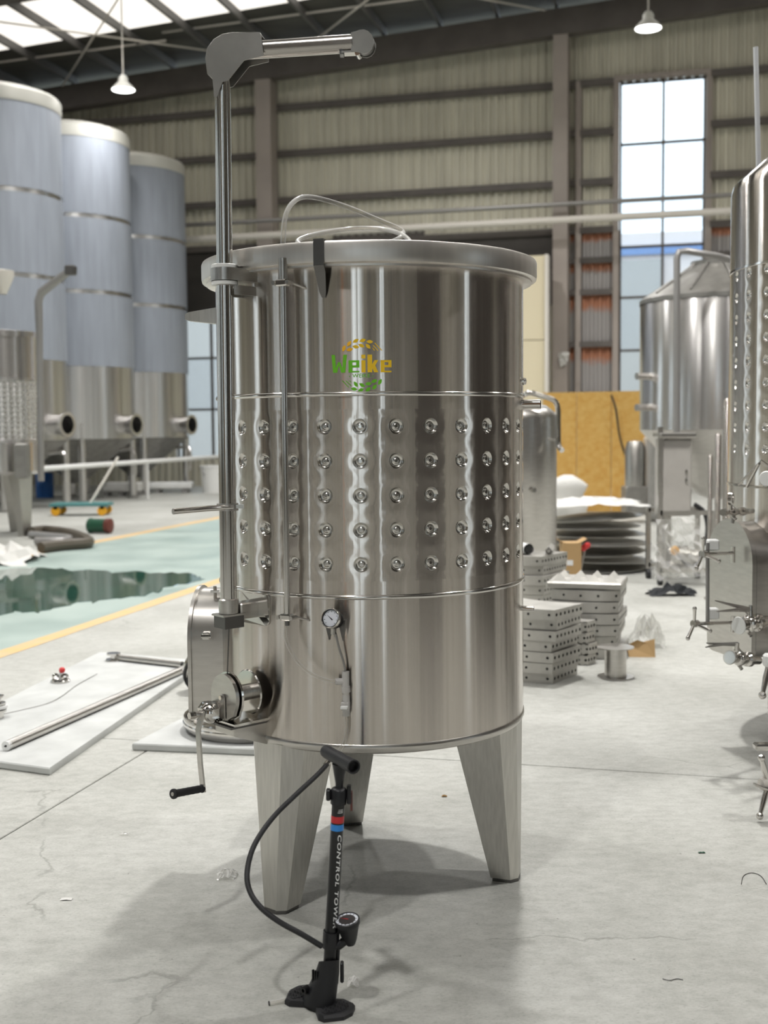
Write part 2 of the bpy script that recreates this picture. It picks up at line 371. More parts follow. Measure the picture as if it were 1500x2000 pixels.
# --- far wall
wall_back = struct('wall_back')
fw = lambda v, z, d: B(UW - d, v, z)
WIN = (-1.70, .33, 2.2, 9.90)          # large window
LWIN = (-13.6, -11.6, .75, 4.85)       # low window behind the filmed tanks
cladding('cladding_sheet', 'beige_cladding', fw, VL, -2.9, zroof, wall_back, [LWIN])
cladding('cladding_sheet', 'beige_cladding', fw, -2.9, 9.0, zroof, wall_back, [WIN, (-2.9, 9, 0, 6.35)])
def orange_edge(name):      # sheets, orange along each upper edge
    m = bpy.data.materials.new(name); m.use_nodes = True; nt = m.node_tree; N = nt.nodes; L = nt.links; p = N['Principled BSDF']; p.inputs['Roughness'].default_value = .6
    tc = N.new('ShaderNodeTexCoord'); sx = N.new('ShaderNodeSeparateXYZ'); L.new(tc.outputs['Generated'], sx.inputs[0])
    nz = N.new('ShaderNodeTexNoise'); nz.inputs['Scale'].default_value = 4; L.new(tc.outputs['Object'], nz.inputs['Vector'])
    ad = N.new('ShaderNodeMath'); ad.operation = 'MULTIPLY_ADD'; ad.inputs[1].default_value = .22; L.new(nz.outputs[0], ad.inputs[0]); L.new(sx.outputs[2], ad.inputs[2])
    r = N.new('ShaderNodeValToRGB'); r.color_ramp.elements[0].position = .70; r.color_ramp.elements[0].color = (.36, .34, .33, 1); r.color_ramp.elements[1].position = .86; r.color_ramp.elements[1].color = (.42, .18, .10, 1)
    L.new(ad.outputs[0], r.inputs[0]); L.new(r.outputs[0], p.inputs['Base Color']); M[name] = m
orange_edge('orange_edged_sheet')
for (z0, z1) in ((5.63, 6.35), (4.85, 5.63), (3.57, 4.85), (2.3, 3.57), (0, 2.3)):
    for v0, v1 in ((-2.9, -1.70), (.33, 2.4)): cladding('cladding_sheet', 'orange_edged_sheet', fw, v0, v1, lambda v: z1, wall_back, zbot=z0)
cladding('cladding_sheet', 'beige_cladding', fw, 2.4, 9.0, lambda v: 6.35, wall_back)
cladding('cladding_sheet', 'beige_cladding', fw, 9.0, VR, zroof, wall_back)
MB().box(B(UW, -.68, 1.1), (2.03, .06, 2.2), BROT).build('sill_wall', 'girt_paint', wall_back, 0)
MB().box(B(UW - .10, -8.4, 5.45), (10.4, .06, 1.75), BROT).build('dark_band', 'dark_brown', wall_back, 0)      # dark band across the lower wall
for z in (9.92, 8.73, 7.53, 6.37):
    bar(B(UW - .12, VL, z), B(UW - .12, -1.78, z), .12, .16, 'girt', 'girt_paint', wall_back)
    bar(B(UW - .12, .42, z), B(UW - .12, VR, z), .12, .16, 'girt', 'girt_paint', wall_back)
for z in (5.63, 4.85, 3.57, 2.3):
    bar(B(UW - .12, -2.9, z), B(UW - .12, -1.78, z), .12, .14, 'girt', 'girt_paint', wall_back)
    bar(B(UW - .12, .42, z), B(UW - .12, VR, z), .12, .14, 'girt', 'girt_paint', wall_back)
for v, wd in ((-18.3, .42), (-10.72, .42), (-3.08, .36), (4.6, .4), (12, .4)):
    MB().box(B(UW - .45, v, (zroof(v) - .75) / 2), (wd, .5, zroof(v) - .75), BROT).build('column', 'column_paint', wall_back, 0)
for v0, v1 in ((VL, -10.7), (-10.7, -3.1), (-3.1, 4.6), (4.6, 8), (8, VR)):
    bar(B(UW - .5, v0, zroof(v0) - .43), B(UW - .5, v1, zroof(v1) - .43), .35, .62, 'rafter', 'girt_paint', wall_back)
for v in (-2.7, -1.78, .40): bar(B(UW - .14, v, 0), B(UW - .14, v, 9.98), .10, .14, 'window_post', 'column_paint', wall_back, updir=(1, 0, 0))
bar(B(UW - .14, -1.83, 9.97), B(UW - .14, .45, 9.97), .12, .12, 'window_head', 'column_paint', wall_back)
def window(name, v0, v1, z0, z1, u, rows, cols):
    wn = struct(name); fr = MB(); t = .05
    for v in (v0 + t / 2, v1 - t / 2): fr.box(B(u, v, (z0 + z1) / 2), (t, .08, z1 - z0), BROT)
    for z in (z0 + t / 2, z1 - t / 2): fr.box(B(u, (v0 + v1) / 2, z), (v1 - v0, .08, t), BROT)
    fr.build('window_frame', 'girt_paint', wn, 0)
    ve = [v0] + cols + [v1]; ze = [z0] + rows + [z1]
    for v in cols: MB().box(B(u, v, (z0 + z1) / 2), (.06, .07, z1 - z0), BROT).build('mullion', 'girt_paint', wn, 0)
    for z in rows: MB().box(B(u - .005, (v0 + v1) / 2, z), (v1 - v0, .07, .06), BROT).build('transom', 'girt_paint', wn, 0)
    for i in range(len(ve) - 1):
        for j in range(len(ze) - 1):
            MB().box(B(u, (ve[i] + ve[i + 1]) / 2, (ze[j] + ze[j + 1]) / 2), (ve[i + 1] - ve[i] - .05, .008, ze[j + 1] - ze[j] - .05), BROT).build('pane', 'window_glass', wn, 0)
    return wn
window('window_1', WIN[0], WIN[1], WIN[2], WIN[3], UW, [8.41, 7.04, 5.93, 4.7, 3.4], [-.66])
window('window_2', LWIN[0], LWIN[1], LWIN[2], LWIN[3], UW, [3.47, 2.08], [-12.55])
# narrow strip of small panes seen over the tank rim
window('window_3', -9.0, -6.6, 6.46, 6.68, UW - .16, [], [-9.0 + .2 * k for k in range(1, 12)])
# neighbouring building outside
ob = struct('outside_building')
MB().box(B(52, -3, 4.55), (34, 8, 9.1), BROT).build('outside_wall', 'outside_wall', ob, 0)
MB().box(B(47.9, -3, 8.35), (34, .2, .25), BROT).build('outside_band', 'outside_blue', ob, 0)
MB().box(B(47.8, -19, 4.0), (36, .3, 8.0), BROT).build('outside_shed', 'outside_grey', ob, 0)
# --- other walls
wall_left = struct('wall_left'); wall_right = struct('wall_right'); wall_rear = struct('wall_rear')
lh = [(u, u + 1.6, 1.2, 7.5) for u in (-10, -2, 6, 14, 22)]
cladding('cladding_sheet', 'beige_cladding', lambda u, z, d: B(u, VL + d, z), UR, UW, lambda u: zroof(VL), wall_left, lh, pitch=.4)
rh = [(u, u + 1.2, 1.2, 7.0) for u in (-8, 3, 12, 21)]
cladding('cladding_sheet', 'beige_cladding', lambda u, z, d: B(u, VR - d, z), UR, UW, lambda u: zroof(VR), wall_right, rh, pitch=.4)
bh = [(-.2, .6, .4, 9.5), (1.2, 1.8, .4, 9.5), (6.2, 7.6, .4, 9), (-12.5, -11.3, 1, 7), (-8.2, -7.4, 1, 7)]
cladding('cladding_sheet', 'beige_cladding', lambda v, z, d: B(UR + d, v, z), VL, VR, zroof, wall_rear, bh, pitch=.2)
for v, m in ((-17, 'column_paint'), (-10, 'column_paint'), (-2.2, 'orange_paint'), (3.5, 'girt_paint'), (9.2, 'girt_paint')):
    MB().box(B(UR + .5, v, zroof(v) / 2 - .3), (.5, .5, zroof(v) - .6), BROT).build('column', m, wall_rear, 0)
MB().box(B(UR + 2.0, 12.4, 2.6), (4.2, 1.4, 5.2), BROT).build('added_dark_panel', 'dark_brown', wall_rear, 0)  # unseen dark block added by the rear wall for the tank's reflection
for u in (-6, 2, 10, 18, 26):
    for wl, v in ((wall_left, VL + .35), (wall_right, VR - .35)):
        MB().box(B(u - .8, v, zroof(v) / 2 - .1), (.5, .4, zroof(v) - .2), BROT).build('column', 'column_paint', wl, 0)
for z in (1.6, 3.6, 5.6, 7.6):
    bar(B(UR, VL + .15, z), B(UW, VL + .15, z), .1, .14, 'girt', 'girt_paint', wall_left)
    bar(B(UR, VR - .15, z), B(UW, VR - .15, z), .1, .14, 'girt', 'girt_paint', wall_right)
MB().box(B(10, VR - 1.2, 2.4), (2.2, 9, 4.8), BROT).build('added_dark_panel', 'dark_brown', wall_right, 0)  # dark block out of view, added to vary the steel reflections
MB().box(Vector((8.6, -5.6, 3.0)), (3.4, .3, 6.0), Matrix.Rotation(R_(42), 4, 'Z')).build('added_dark_panel', 'dark_brown', wall_rear, 0)  # this and the next dark panels are added for dark reflected stripes
MB().box(Vector((-10.8, -2.6, 3.0)), (2.0, .3, 6.0), Matrix.Rotation(R_(-60), 4, 'Z')).build('added_dark_panel', 'dark_brown', wall_left, 0)
for q_, w_ in ((Vector((7.2, 7.6, 2.6)), 3.0), (Vector((7.6, 3.2, 2.6)), 2.2)): MB().box(q_, (.3, w_, 5.2), Matrix.Rotation(R_(-14), 4, 'Z')).build('added_dark_panel', 'dark_brown', wall_right, 0)
for q_, wd in ((Vector((2.95, .75, 0)), 1.0), (Vector((-4.5, 1.5, 0)), .42)):  # unseen dark pillars added to put dark bands in the tank reflection
    zr = zroof(uv(q_)[1]); MB().box(q_ + Z * (zr / 2 - .02), (wd, wd, zr), BROT).build('column', 'dark_brown', wall_right if q_.x > 0 else wall_left, 0)
MB().box(Vector((4.1, 3.9, 2.0)), (.15, 1.5, 4.0)).build('added_dark_panel', 'dark_brown', wall_right, 0)  # dark panel added out of view to darken the tank's right side reflection
rp = random.Random(11)
for k in range(22):      # unseen posts added along the rear wall to streak the steel reflections
    v = -13 + k * 1.15 + rp.uniform(-.4, .4); u = UR + rp.uniform(1.0, 4.0); wd = rp.choice((.12, .2, .3, .55)); hh_ = rp.uniform(5, 8.5)
    if -.7 < v < 2.2: continue
    MB().box(B(u, v, hh_ / 2), (wd, .2, hh_), BROT).build('column', rp.choice(('dark_brown', 'girt_paint', 'mast_white', 'column_paint', 'dark_brown')), wall_rear, 0)
for k in range(12):  # more unseen posts added near both side walls for reflected streaks
    u = -11 + k * 2.6 + rp.uniform(-.6, .6); hh_ = rp.uniform(4.5, 8)
    if u > 14: continue
    MB().box(B(u, VL + rp.uniform(1, 3), hh_ / 2), (.2, rp.choice((.15, .3, .6)), hh_), BROT).build('column', rp.choice(('dark_brown', 'girt_paint', 'mast_white')), wall_left, 0)
    MB().box(B(u, VR - rp.uniform(1.5, 4), hh_ / 2), (.2, rp.choice((.15, .3, .8)), hh_), BROT).build('column', rp.choice(('dark_brown', 'girt_paint', 'mast_white')), wall_right, 0)
# --- roof
ceiling = struct('ceiling')
bands = [(24.6, 27.1), (15.6, 18.1), (6.6, 9.1), (-2.4, .1), (-10.5, -8.5)]
ued = [UW + .3]
for a, b in bands: ued += [b, a]
ued.append(UR - .3)
for k in range(len(ued) - 1):
    u1, u0 = ued[k], ued[k + 1]; sky = k % 2 == 1
    for v0, v1 in ((VL - .3, 8), (8, VR + .3)):
        if sky:
            n = round((v1 - v0) / 1.45)
            for q in range(n):
                a, b = v0 + (v1 - v0) * q / n, v0 + (v1 - v0) * (q + 1) / n
                MB().add([B(u0, a, zroof(a) + .2), B(u0, b, zroof(b) + .2), B(u1, b, zroof(b) + .2), B(u1, a, zroof(a) + .2)], [(0, 1, 2, 3)]).build('skylight_panel', 'skylight_sheet', ceiling, 0)
        else:
            MB().add([B(u0, v0, zroof(v0) + .2), B(u0, v1, zroof(v1) + .2), B(u1, v1, zroof(v1) + .2), B(u1, v0, zroof(v0) + .2)], [(0, 1, 2, 3)]).build('roof_sheet', 'roof_sheet', ceiling, 0)
k = 0; v = -19.15
while v < VR:
    bar(B(UR, v, zroof(v) + .08), B(UW - .2, v, zroof(v) + .08), .075, .20, 'purlin', 'purlin_paint', ceiling); v += 1.45
for u in (22.2, 14.2, 6.2, -1.8, -9):
    for v0, v1 in ((VL, 8), (8, VR)): bar(B(u, v0, zroof(v0) - .4), B(u, v1, zroof(v1) - .4), .25, .7, 'rafter', 'girt_paint', ceiling)
for a, b in (((22.4, -17.4), (29.4, -11)), ((22.4, -10.5), (29.4, -16.5)), ((22.4, -10), (29.4, -3.4)), ((22.4, -3), (29.4, -9.6))):
    MB().cyl(B(a[0], a[1], zroof(a[1]) - .12), B(b[0], b[1], zroof(b[1]) - .12), .022, n=8).build('brace_rod', 'pipe_white', ceiling)
for v in (-16.2, -9.1, -2.3): bar(B(27.6, v - 3.6, zroof(v) - .03), B(27.6, v + 3.6, zroof(v + 3.6) - .03 - .0), .03, .04, 'tie_rod', 'pipe_white', ceiling)
# --- service pipes in front of the far wall
def wallY(px, py, u):
    d = ray(px, py); kk = u / (d.x * SY + d.y * CY); return EYEP + d * kk
p = wallY(770, 417, UW - 1.0); p2 = wallY(785, 446, UW - 1.3); vv, zz = uv(p)[1], p.z; z2 = p2.z
tag(MB().cyl(B(UW - 1.0, -19.5, zz), B(UW - 1.0, 12, zz), .055, n=10).build('service_pipe', 'pipe_grey'), 'dark grey pipe running along the far wall, the upper of two', 'pipe')
tag(MB().cyl(B(UW - 1.3, -19.5, z2), B(UW - 1.3, 12, z2), .085, n=10).build('service_pipe', 'pipe_white'), 'thick cream pipe running along the far wall, the lower of two', 'pipe')
# --- high bay lamps
def lamp(px, py, Y, label, pos=None, power=LAMP_W):
    c = at(px, py, Y) if pos is None else pos
    t = thing('pendant_lamp', label, 'lamp', c, 'high bay lamps under the roof')
    vtop = zroof(uv(c)[1]) + .15
    MB().cyl(c + Z * .25, Vector((c.x, c.y, vtop)), .015, n=8).build('lamp_rod', 'pipe_white', t)
    MB().lathe([(.0, .30), (.06, .30), (.10, .24), (.10, .16), (.17, .10), (.245, .02), (.25, 0.0), (.235, 0.0), (.22, .02), (0, .03)], 28, c).build('lamp_housing', 'lamp_housing', t)
    MB().lathe([(0, -.012), (.15, -.01), (.222, .0), (.222, .018)], 28, c).build('lamp_lens', 'lamp_lens', t)
    ld = bpy.data.lights.new('lamp_light', 'AREA'); ld.shape = 'DISK'; ld.size = .44; ld.energy = power; ld.color = (1, .985, .965); ld.spread = R_(150)
    lo = bpy.data.objects.new('lamp_light', ld); COL.objects.link(lo); lo.parent = t; lo.location = (0, 0, -.02)
    return t
lamp(241, 176, 25.0, 'white high bay lamp hanging over the blue filmed tanks', None, LAMP_W * .22)
lamp(1266, 56, 22.0, 'white high bay lamp hanging in front of the tall window')
for u, v, k, z in ((18.5, -9, .7, 9.2), (23, -5.2, 1.1, 10.9), (22, 5, .9, 10.9), (20.5, -11, .5, 10.7), (13, -12.5, .7, 9.2), (13, -4, .75, 9.2), (13, 4.5, .8, 9.2), (5.4, -6.4, .7, 9.2), (5.8, 4.0, .7, 9.2), (8.4, -1.05, 1.5, 9.2), (-2, -8, .8, 9.2), (-.8, -1.8, .8, 9.2), (-3, 8, .8, 9.2)):  # lamps out of view; those by the far wall added to brighten it
    lamp(0, 0, 0, 'white high bay lamp hanging from the roof, out of view', B(u, v, z), LAMP_W * k)
# ================================================================== MAIN TANK
TC = Vector((-.043, 4.08, 0)); TR = .523
tank = thing('wine_tank', 'large polished steel open-top tank on three legs with dimpled jacket and hoist mast', 'tank', TC)
def surf(px, py, off=0.0, c=TC, r=TR):
    d = ray(px, py); rr = r + off; ox, oy = -c.x, -c.y
    a = d.x ** 2 + d.y ** 2; b = 2 * (ox * d.x + oy * d.y); cc = ox * ox + oy * oy - rr * rr
    disc = b * b - 4 * a * cc; t = (-b - math.sqrt(max(disc, 0))) / (2 * a); return EYEP + d * t
def nrm(p, c=TC): return Vector((p.x - c.x, p.y - c.y, 0)).normalized()
def cyl_pt(ang, z, r, c=TC): return Vector((c.x + r * math.cos(ang), c.y + r * math.sin(ang), z))
# --- dimpled jacket
def dimple_cells(c, r, rows, ncol, pitch_z, zc0, a_off, rd, ztop, zbot, depth, parent, m, md, nseg=20, press=.0010, arcs=None):
    """shell between zbot and ztop whose cells each leave a round hole of radius rd; every hole holds a pressed dish (shared mesh)"""
    da = 2 * math.pi / ncol; mb = MB()
    rings = [1.0, 1.18, 1.45, 1.85]
    cols = range(ncol) if arcs is None else arcs
    def prof(d): return -press * math.exp(-((d - rd) / (rd * .8)) ** 2)
    for i in cols:
        ac = a_off + i * da
        zs = [zc0 + k * pitch_z for k in range(rows)]
        for kz in range(rows):
            z = zs[kz]; zl, zh = z - pitch_z / 2, z + pitch_z / 2; o = len(mb.v); hw = da * r / 2
            for q in rings + [None]:
                for j in range(nseg):
                    t = 2 * math.pi * (j + .5) / nseg; cx, cz = math.cos(t), math.sin(t)
                    if q is None:
                        s = min(hw / abs(cx) if abs(cx) > 1e-9 else 99, (pitch_z / 2) / abs(cz) if abs(cz) > 1e-9 else 99); x, y = cx * s, cz * s; rr = r
                    else: x, y = cx * rd * q, cz * rd * q; rr = r + prof(rd * q)
                    mb.v.append(cyl_pt(ac + x / r, z + y, rr, c))
            n = nseg; L = len(rings) + 1
            for q in range(L - 1):
                for j in range(n): mb.f.append((o + q * n + j, o + q * n + (j + 1) % n, o + (q + 1) * n + (j + 1) % n, o + (q + 1) * n + j))
            for sx, sz in ((1, 1), (-1, 1), (-1, -1), (1, -1)):       # cell corners
                tt = math.atan2(sz * pitch_z / 2, sx * hw) % (2 * math.pi); j = int((tt / (2 * math.pi) * n) - .5) % n
                e = len(mb.v); mb.v.append(cyl_pt(ac + sx * hw / r, z + sz * pitch_z / 2, r, c)); mb.f.append((o + (L - 1) * n + j, e, o + (L - 1) * n + (j + 1) % n))
        for zl, zh in ((zbot, zs[0] - pitch_z / 2), (zs[-1] + pitch_z / 2, ztop)):
            o = len(mb.v); k = 6
            for q in range(k + 1): mb.v += [cyl_pt(ac - da / 2 + da * q / k, zl, r, c), cyl_pt(ac - da / 2 + da * q / k, zh, r, c)]
            mb.f += [(o + 2 * q, o + 2 * q + 2, o + 2 * q + 3, o + 2 * q + 1) for q in range(k)]
    sh = mb.build('jacket_shell', m, parent, smooth=0)
    bm = bmesh.new(); bm.from_mesh(sh.data); bmesh.ops.remove_doubles(bm, verts=bm.verts, dist=1e-5); bmesh.ops.recalc_face_normals(bm, faces=bm.faces); bm.to_mesh(sh.data); bm.free(); sh.data.shade_smooth()
    # one dish, x axis = outward normal at angle 0 (bent to the cylinder)
    ds = MB(); P = [(1.0, prof(rd)), (.93, -depth * .30), (.80, -depth * .75), (.62, -depth), (.40, -depth * .96), (.30, -depth * .55), (.20, -depth * .50), (.0, -depth * .62)]
    for q, h in P[:-1]:
        for j in range(nseg):
            t = 2 * math.pi * (j + .5) / nseg; y, z = rd * q * math.cos(t), rd * q * math.sin(t)
            ds.v.append(Vector(((r + h) * math.cos(y / r), (r + h) * math.sin(y / r), z)))
    ds.v.append(Vector((r + P[-1][1], 0, 0))); e = len(ds.v) - 1; n = nseg
    for q in range(len(P) - 2):
        for j in range(n): ds.f.append((q * n + j, q * n + (j + 1) % n, (q + 1) * n + (j + 1) % n, (q + 1) * n + j))
    q = len(P) - 2; ds.f += [(q * n + j, q * n + (j + 1) % n, e) for j in range(n)]
    me = ds.mesh('dimple', md, Vector(), 70)
    base = c - wloc(parent)
    for i in cols:
        for kz in range(rows):
            o_ = bpy.data.objects.new('dimple', me); COL.objects.link(o_); o_.parent = parent
            o_.location = (base.x, base.y, zc0 + kz * pitch_z - wloc(parent).z); o_.rotation_euler = (0, 0, a_off + i * da)
    return sh
pd = surf(703, 833); a0 = math.atan2(pd.y - TC.y, pd.x - TC.x); zt = pd.z; zb = surf(706, 1103).z
pz = (zt - zb) / 4
RING1, RING2 = 1.652, 1.034
dimple_cells(TC, TR, 5, 30, pz, zb, a0, .0240, RING1, RING2, .0105, tank, 'mirror_steel', 'dimple_steel')
MB().lathe([(TR, RING1), (TR, 2.06)], 96, TC).build('upper_shell', 'mirror_steel', tank)
MB().lathe([(TR, RING2), (TR, .575), (TR - .003, .560), (TR - .010, .549), (TR - .022, .543), (TR - .06, .541), (0, .53)], 96, TC).build('lower_shell', 'mirror_steel', tank, smooth=50)
for z in (RING1, RING2): MB().lathe([(TR - .002, z - .008), (TR + .004, z - .006), (TR + .006, z), (TR + .004, z + .006), (TR - .002, z + .008)], 96, TC).build('weld_ring', 'polished_steel', tank, 60)
MB().lathe([(TR - .004, .580), (TR + .003, .576), (TR + .004, .566), (TR - .002, .552)], 96, TC).build('bottom_seam', 'satin_steel', tank, 60)
# rolled top rim, hollow underneath, with inner wall and floating lid inside
MB().lathe([(TR - .004, 2.035), (TR + .008, 2.030), (TR + .030, 2.030), (TR + .030, 2.036), (.560, 2.036), (.567, 2.040), (.569, 2.050), (.569, 2.094), (.566, 2.101), (.560, 2.103), (TR - .003, 2.103), (TR - .006, 2.10), (TR - .006, 1.9)], 96, TC).build('top_rim', 'rim_steel', tank, 40)
MB().lathe([(TR - .010, 1.95), (TR - .012, 1.99), (.44, 2.0), (.2, 2.02), (0, 2.03)], 64, TC).build('floating_lid', 'satin_steel', tank, 40)
# --- legs: folded tapered plate, outer face upright
def leg(ang, rout):
    er = Vector((math.cos(ang), math.sin(ang), 0)); et = Vector((-math.sin(ang), math.cos(ang), 0))
    def sec(w_, d, z, ch):
        pts = [(-w_ / 2 + ch, 0), (w_ / 2 - ch, 0), (w_ / 2, -ch * .9), (w_ / 2 - ch * .2, -d), (-w_ / 2 + ch * .2, -d), (-w_ / 2, -ch * .9)]
        return [TC + er * (rout + b) + et * a + Z * z for a, b in pts]
    mb = MB(); S = [sec(.235, .215, .556, .055), sec(.104, .092, .012, .026)]
    mb.v = S[0] + S[1]; n = 6; mb.f = [(j, (j + 1) % n, n + (j + 1) % n, n + j) for j in range(n)] + [tuple(range(n)), tuple(range(n, 2 * n))]
    lg = mb.build('leg', 'brushed_leg', tank, 0)
    fm = MB(); S = [sec(.098, .086, .014, .024), sec(.098, .086, 0, .024)]; fm.v = S[0] + S[1]; fm.f = list(mb.f); fm.build('foot_pad', 'dark_steel', lg, 0)
for a, ro in ((-129.7, .522), (-15.0, .515), (103, .52)): leg(R_(a), ro)
# --- hoist mast
er = Vector((-.745, -.667, 0)).normalized(); et = Vector((.667, -.745, 0)).normalized()
Mp = TC + er * .637
for_mast = lambda z, a=0, b=0: Mp + er * a + et * b + Z * z
lean = Vector((-.012, 0, 0))
MT = at(434, 150, Mp.y); MBm = at(447, 1196, Mp.y)
def mast_at(z): return MBm + (MT - MBm) * ((z - MBm.z) / (MT.z - MBm.z))
zc = lambda py: at(440, py, Mp.y).z
MB().cyl(mast_at(zc(545)), mast_at(zc(110)), .0245, n=24).build('mast_tube', 'polished_steel', tank)
MB().cyl(mast_at(zc(1172)), mast_at(zc(540)), .0262, n=24).build('mast_sleeve', 'polished_steel', tank)
MB().lathe([(.0255, 0), (.0315, 0), (.0315, .042), (.0265, .046)], 24, mast_at(zc(1197))).build('mast_collar', 'satin_steel', tank)
# base bracket: open box under the collar, arm to the shell, rounded pad
zb_ = zc(1197); c0 = mast_at(zb_); rotm = Matrix((er, et, Z)).transposed()
MB().box(c0 + Z * (-.004), (.085, .066, .006), rotm).build('mast_base_plate', 'satin_steel', tank, 0)
mb = MB(); [mb.box(c0 + et * s * .029 + Z * (-.024), (.07, .005, .042), rotm) for s in (-1, 1)]; mb.box(c0 + er * .033 + Z * (-.024), (.005, .06, .042), rotm)
mb.build('cable_guide_box', 'dark_steel', tank, 0)
MB().bbox(c0 - er * .072 + Z * .004, (.09, .058, .050), .004, rotm).build('mast_arm_bracket', 'satin_steel', tank, 0)
pc = cyl_pt(math.atan2(er.y, er.x) + .02, c0.z + .012, TR)
pts = []
for cx, cz, s0 in ((.055, .035, 0), (-.055, .035, 90), (-.055, -.035, 180), (.055, -.035, 270)): pts += arc(cx, cz, .018, s0, s0 + 90, 4)
mb = MB()
for r0 in (TR + .001, TR + .005):
    for x, z in pts: mb.v.append(cyl_pt(math.atan2(er.y, er.x) + .05 + x / TR, c0.z + .008 + z, r0))
n = len(pts); mb.f = [tuple(range(n)), tuple(range(n, 2 * n))] + [(i, (i + 1) % n, n + (i + 1) % n, n + i) for i in range(n)]; mb.build('mounting_pad', 'polished_steel', tank, 0)
# upper guide: slotted oblong arm with white bushings
zu = zc(537); cu = mast_at(zu)
pr = arc(0, 0, .043, -90, 90, 12); pr = [(x, y) for x, y in pr] + [(-.125, .043), (-.125, -.043)]
MB().prism(pr, cu - Z * .019, er, et, Z, .038).build('mast_guide_arm', 'satin_steel', tank, 30)
for z, nm in ((.019, 'bushing'), (-.031, 'bushing')): MB().lathe([(.026, 0), (.041, 0), (.041, .010), (.038, .012), (.026, .012)], 28, cu + Z * z).build(nm, 'white_plastic', tank, 40)
MB().box(cu - er * .075 - Z * .047 + et * .035, (.13, .004, .028), rotm).build('guide_gusset', 'satin_steel', tank, 0)
MB().box(cu - er * .075 - Z * .047 - et * .035, (.13, .004, .028), rotm).build('guide_gusset', 'satin_steel', tank, 0)
# locking lever on the mast
lv = mast_at(zc(990)); tip = at(338, 999, Mp.y - .12)
MB().lathe([(.0265, -.011), (.034, -.011), (.034, .011), (.0265, .011)], 20, lv).build('lever_clamp', 'satin_steel', tank)
MB().tube([lv + et * .03, lv + (tip - lv) * .35, tip], [.008, .0092, .0092], 12).build('lock_lever', 'polished_steel', tank)
MB().box(lv + Vector((.040, -.012, .002)), (.022, .014, .012)).build('clamp_bolt', 'polished_steel', tank, 0)
# swing arm: elbow gusset plates, tube and pulley head
Ya, Yb = MT.y - .005, MT.y - .07
E = lambda px, py, k=0.0: at(px, py, Ya + (Yb - Ya) * (px - 435) / 290 + k)
side = (E(700, 90) - E(450, 90)).cross(Z).normalized()
if side.y > 0: side = -side
gp = [(412, 150), (408, 120), (412, 100), (424, 84), (440, 74), (458, 71), (513, 71), (515, 78), (520, 115), (482, 124), (450, 164), (440, 166), (430, 195), (424, 195), (421, 160)]
for k in (-.029, .029):
    q = [E(x, y) + side * k for x, y in gp]; q2 = [p_ + side * (.0035 if k > 0 else -.0035) for p_ in q]; n = len(q)
    MB().add(q + q2, [tuple(range(n))[::-1], tuple(range(n, 2 * n))] + [(i, (i + 1) % n, n + (i + 1) % n, n + i) for i in range(n)]).build('elbow_plate', 'matt_steel', tank, 0)
bk = [(410, 150), (406, 120), (410, 99), (423, 82), (440, 72), (458, 69), (512, 69)]
mb = MB()
for x, y in bk: mb.v += [E(x, y) + side * .029, E(x, y) - side * .029]
mb.f = [(2 * i, 2 * i + 1, 2 * i + 3, 2 * i + 2) for i in range(len(bk) - 1)]
ebk = mb.build('elbow_back_plate', 'matt_steel', tank, 50)
so = ebk.modifiers.new('thick', 'SOLIDIFY'); so.thickness = .003
MB().tube([E(482, 99), E(690, 85)], [.0265, .0265], 24).build('swing_arm', 'arm_steel', tank)
mb = MB(); q = [E(x, y) for x, y in [(688, 68), (696, 66), (704, 63), (713, 62), (721, 65), (728, 72), (732, 81), (732, 90), (729, 99), (723, 106), (715, 109), (704, 107), (688, 104)]]
n = len(q)
for k in (-.018, .018): mb.add([p_ + side * k for p_ in q] + [p_ + side * (k + .004 * (1 if k > 0 else -1)) for p_ in q], [tuple(range(n))[::-1], tuple(range(n, 2 * n))] + [(i, (i + 1) % n, n + (i + 1) % n, n + i) for i in range(n)])
for k in (-.018, .018): pass
hd = MB(); hd.v = mb.v[:2 * n]; hd.f = mb.f[:n + 2]; hd.build('pulley_cheek', 'matt_steel', tank, 0)
hd = MB(); hd.v = mb.v[2 * n:]; hd.f = [tuple(i - 2 * n for i in f) for f in mb.f[n + 2:]]; hd.build('pulley_cheek', 'matt_steel', tank, 0)
MB().cyl(E(712, 88) - side * .015, E(712, 88) + side * .015, .028, n=20).build('pulley_wheel', 'dark_steel', tank)
MB().box((E(664, 105) + E(706, 103)) / 2, ((E(706, 103) - E(664, 105)).length, .036, .006), Matrix(((E(706, 103) - E(664, 105)).normalized(), side, Z)).transposed()).build('cable_guide', 'satin_steel', tank, 0)
MB().bbox(E(668, 102), (.014, .036, .022), .002).build('guide_block', 'dark_steel', tank, 0)
MB().cyl(E(700, 107) - side * .02, E(700, 107) + side * .02, .008, n=10).build('guide_pin', 'polished_steel', tank)
# hoist cable
MB().cyl(c0 - Z * .04 + er * .0, at(443, 1345, Mp.y), .0022, n=6).build('hoist_cable', 'dark_steel', tank)
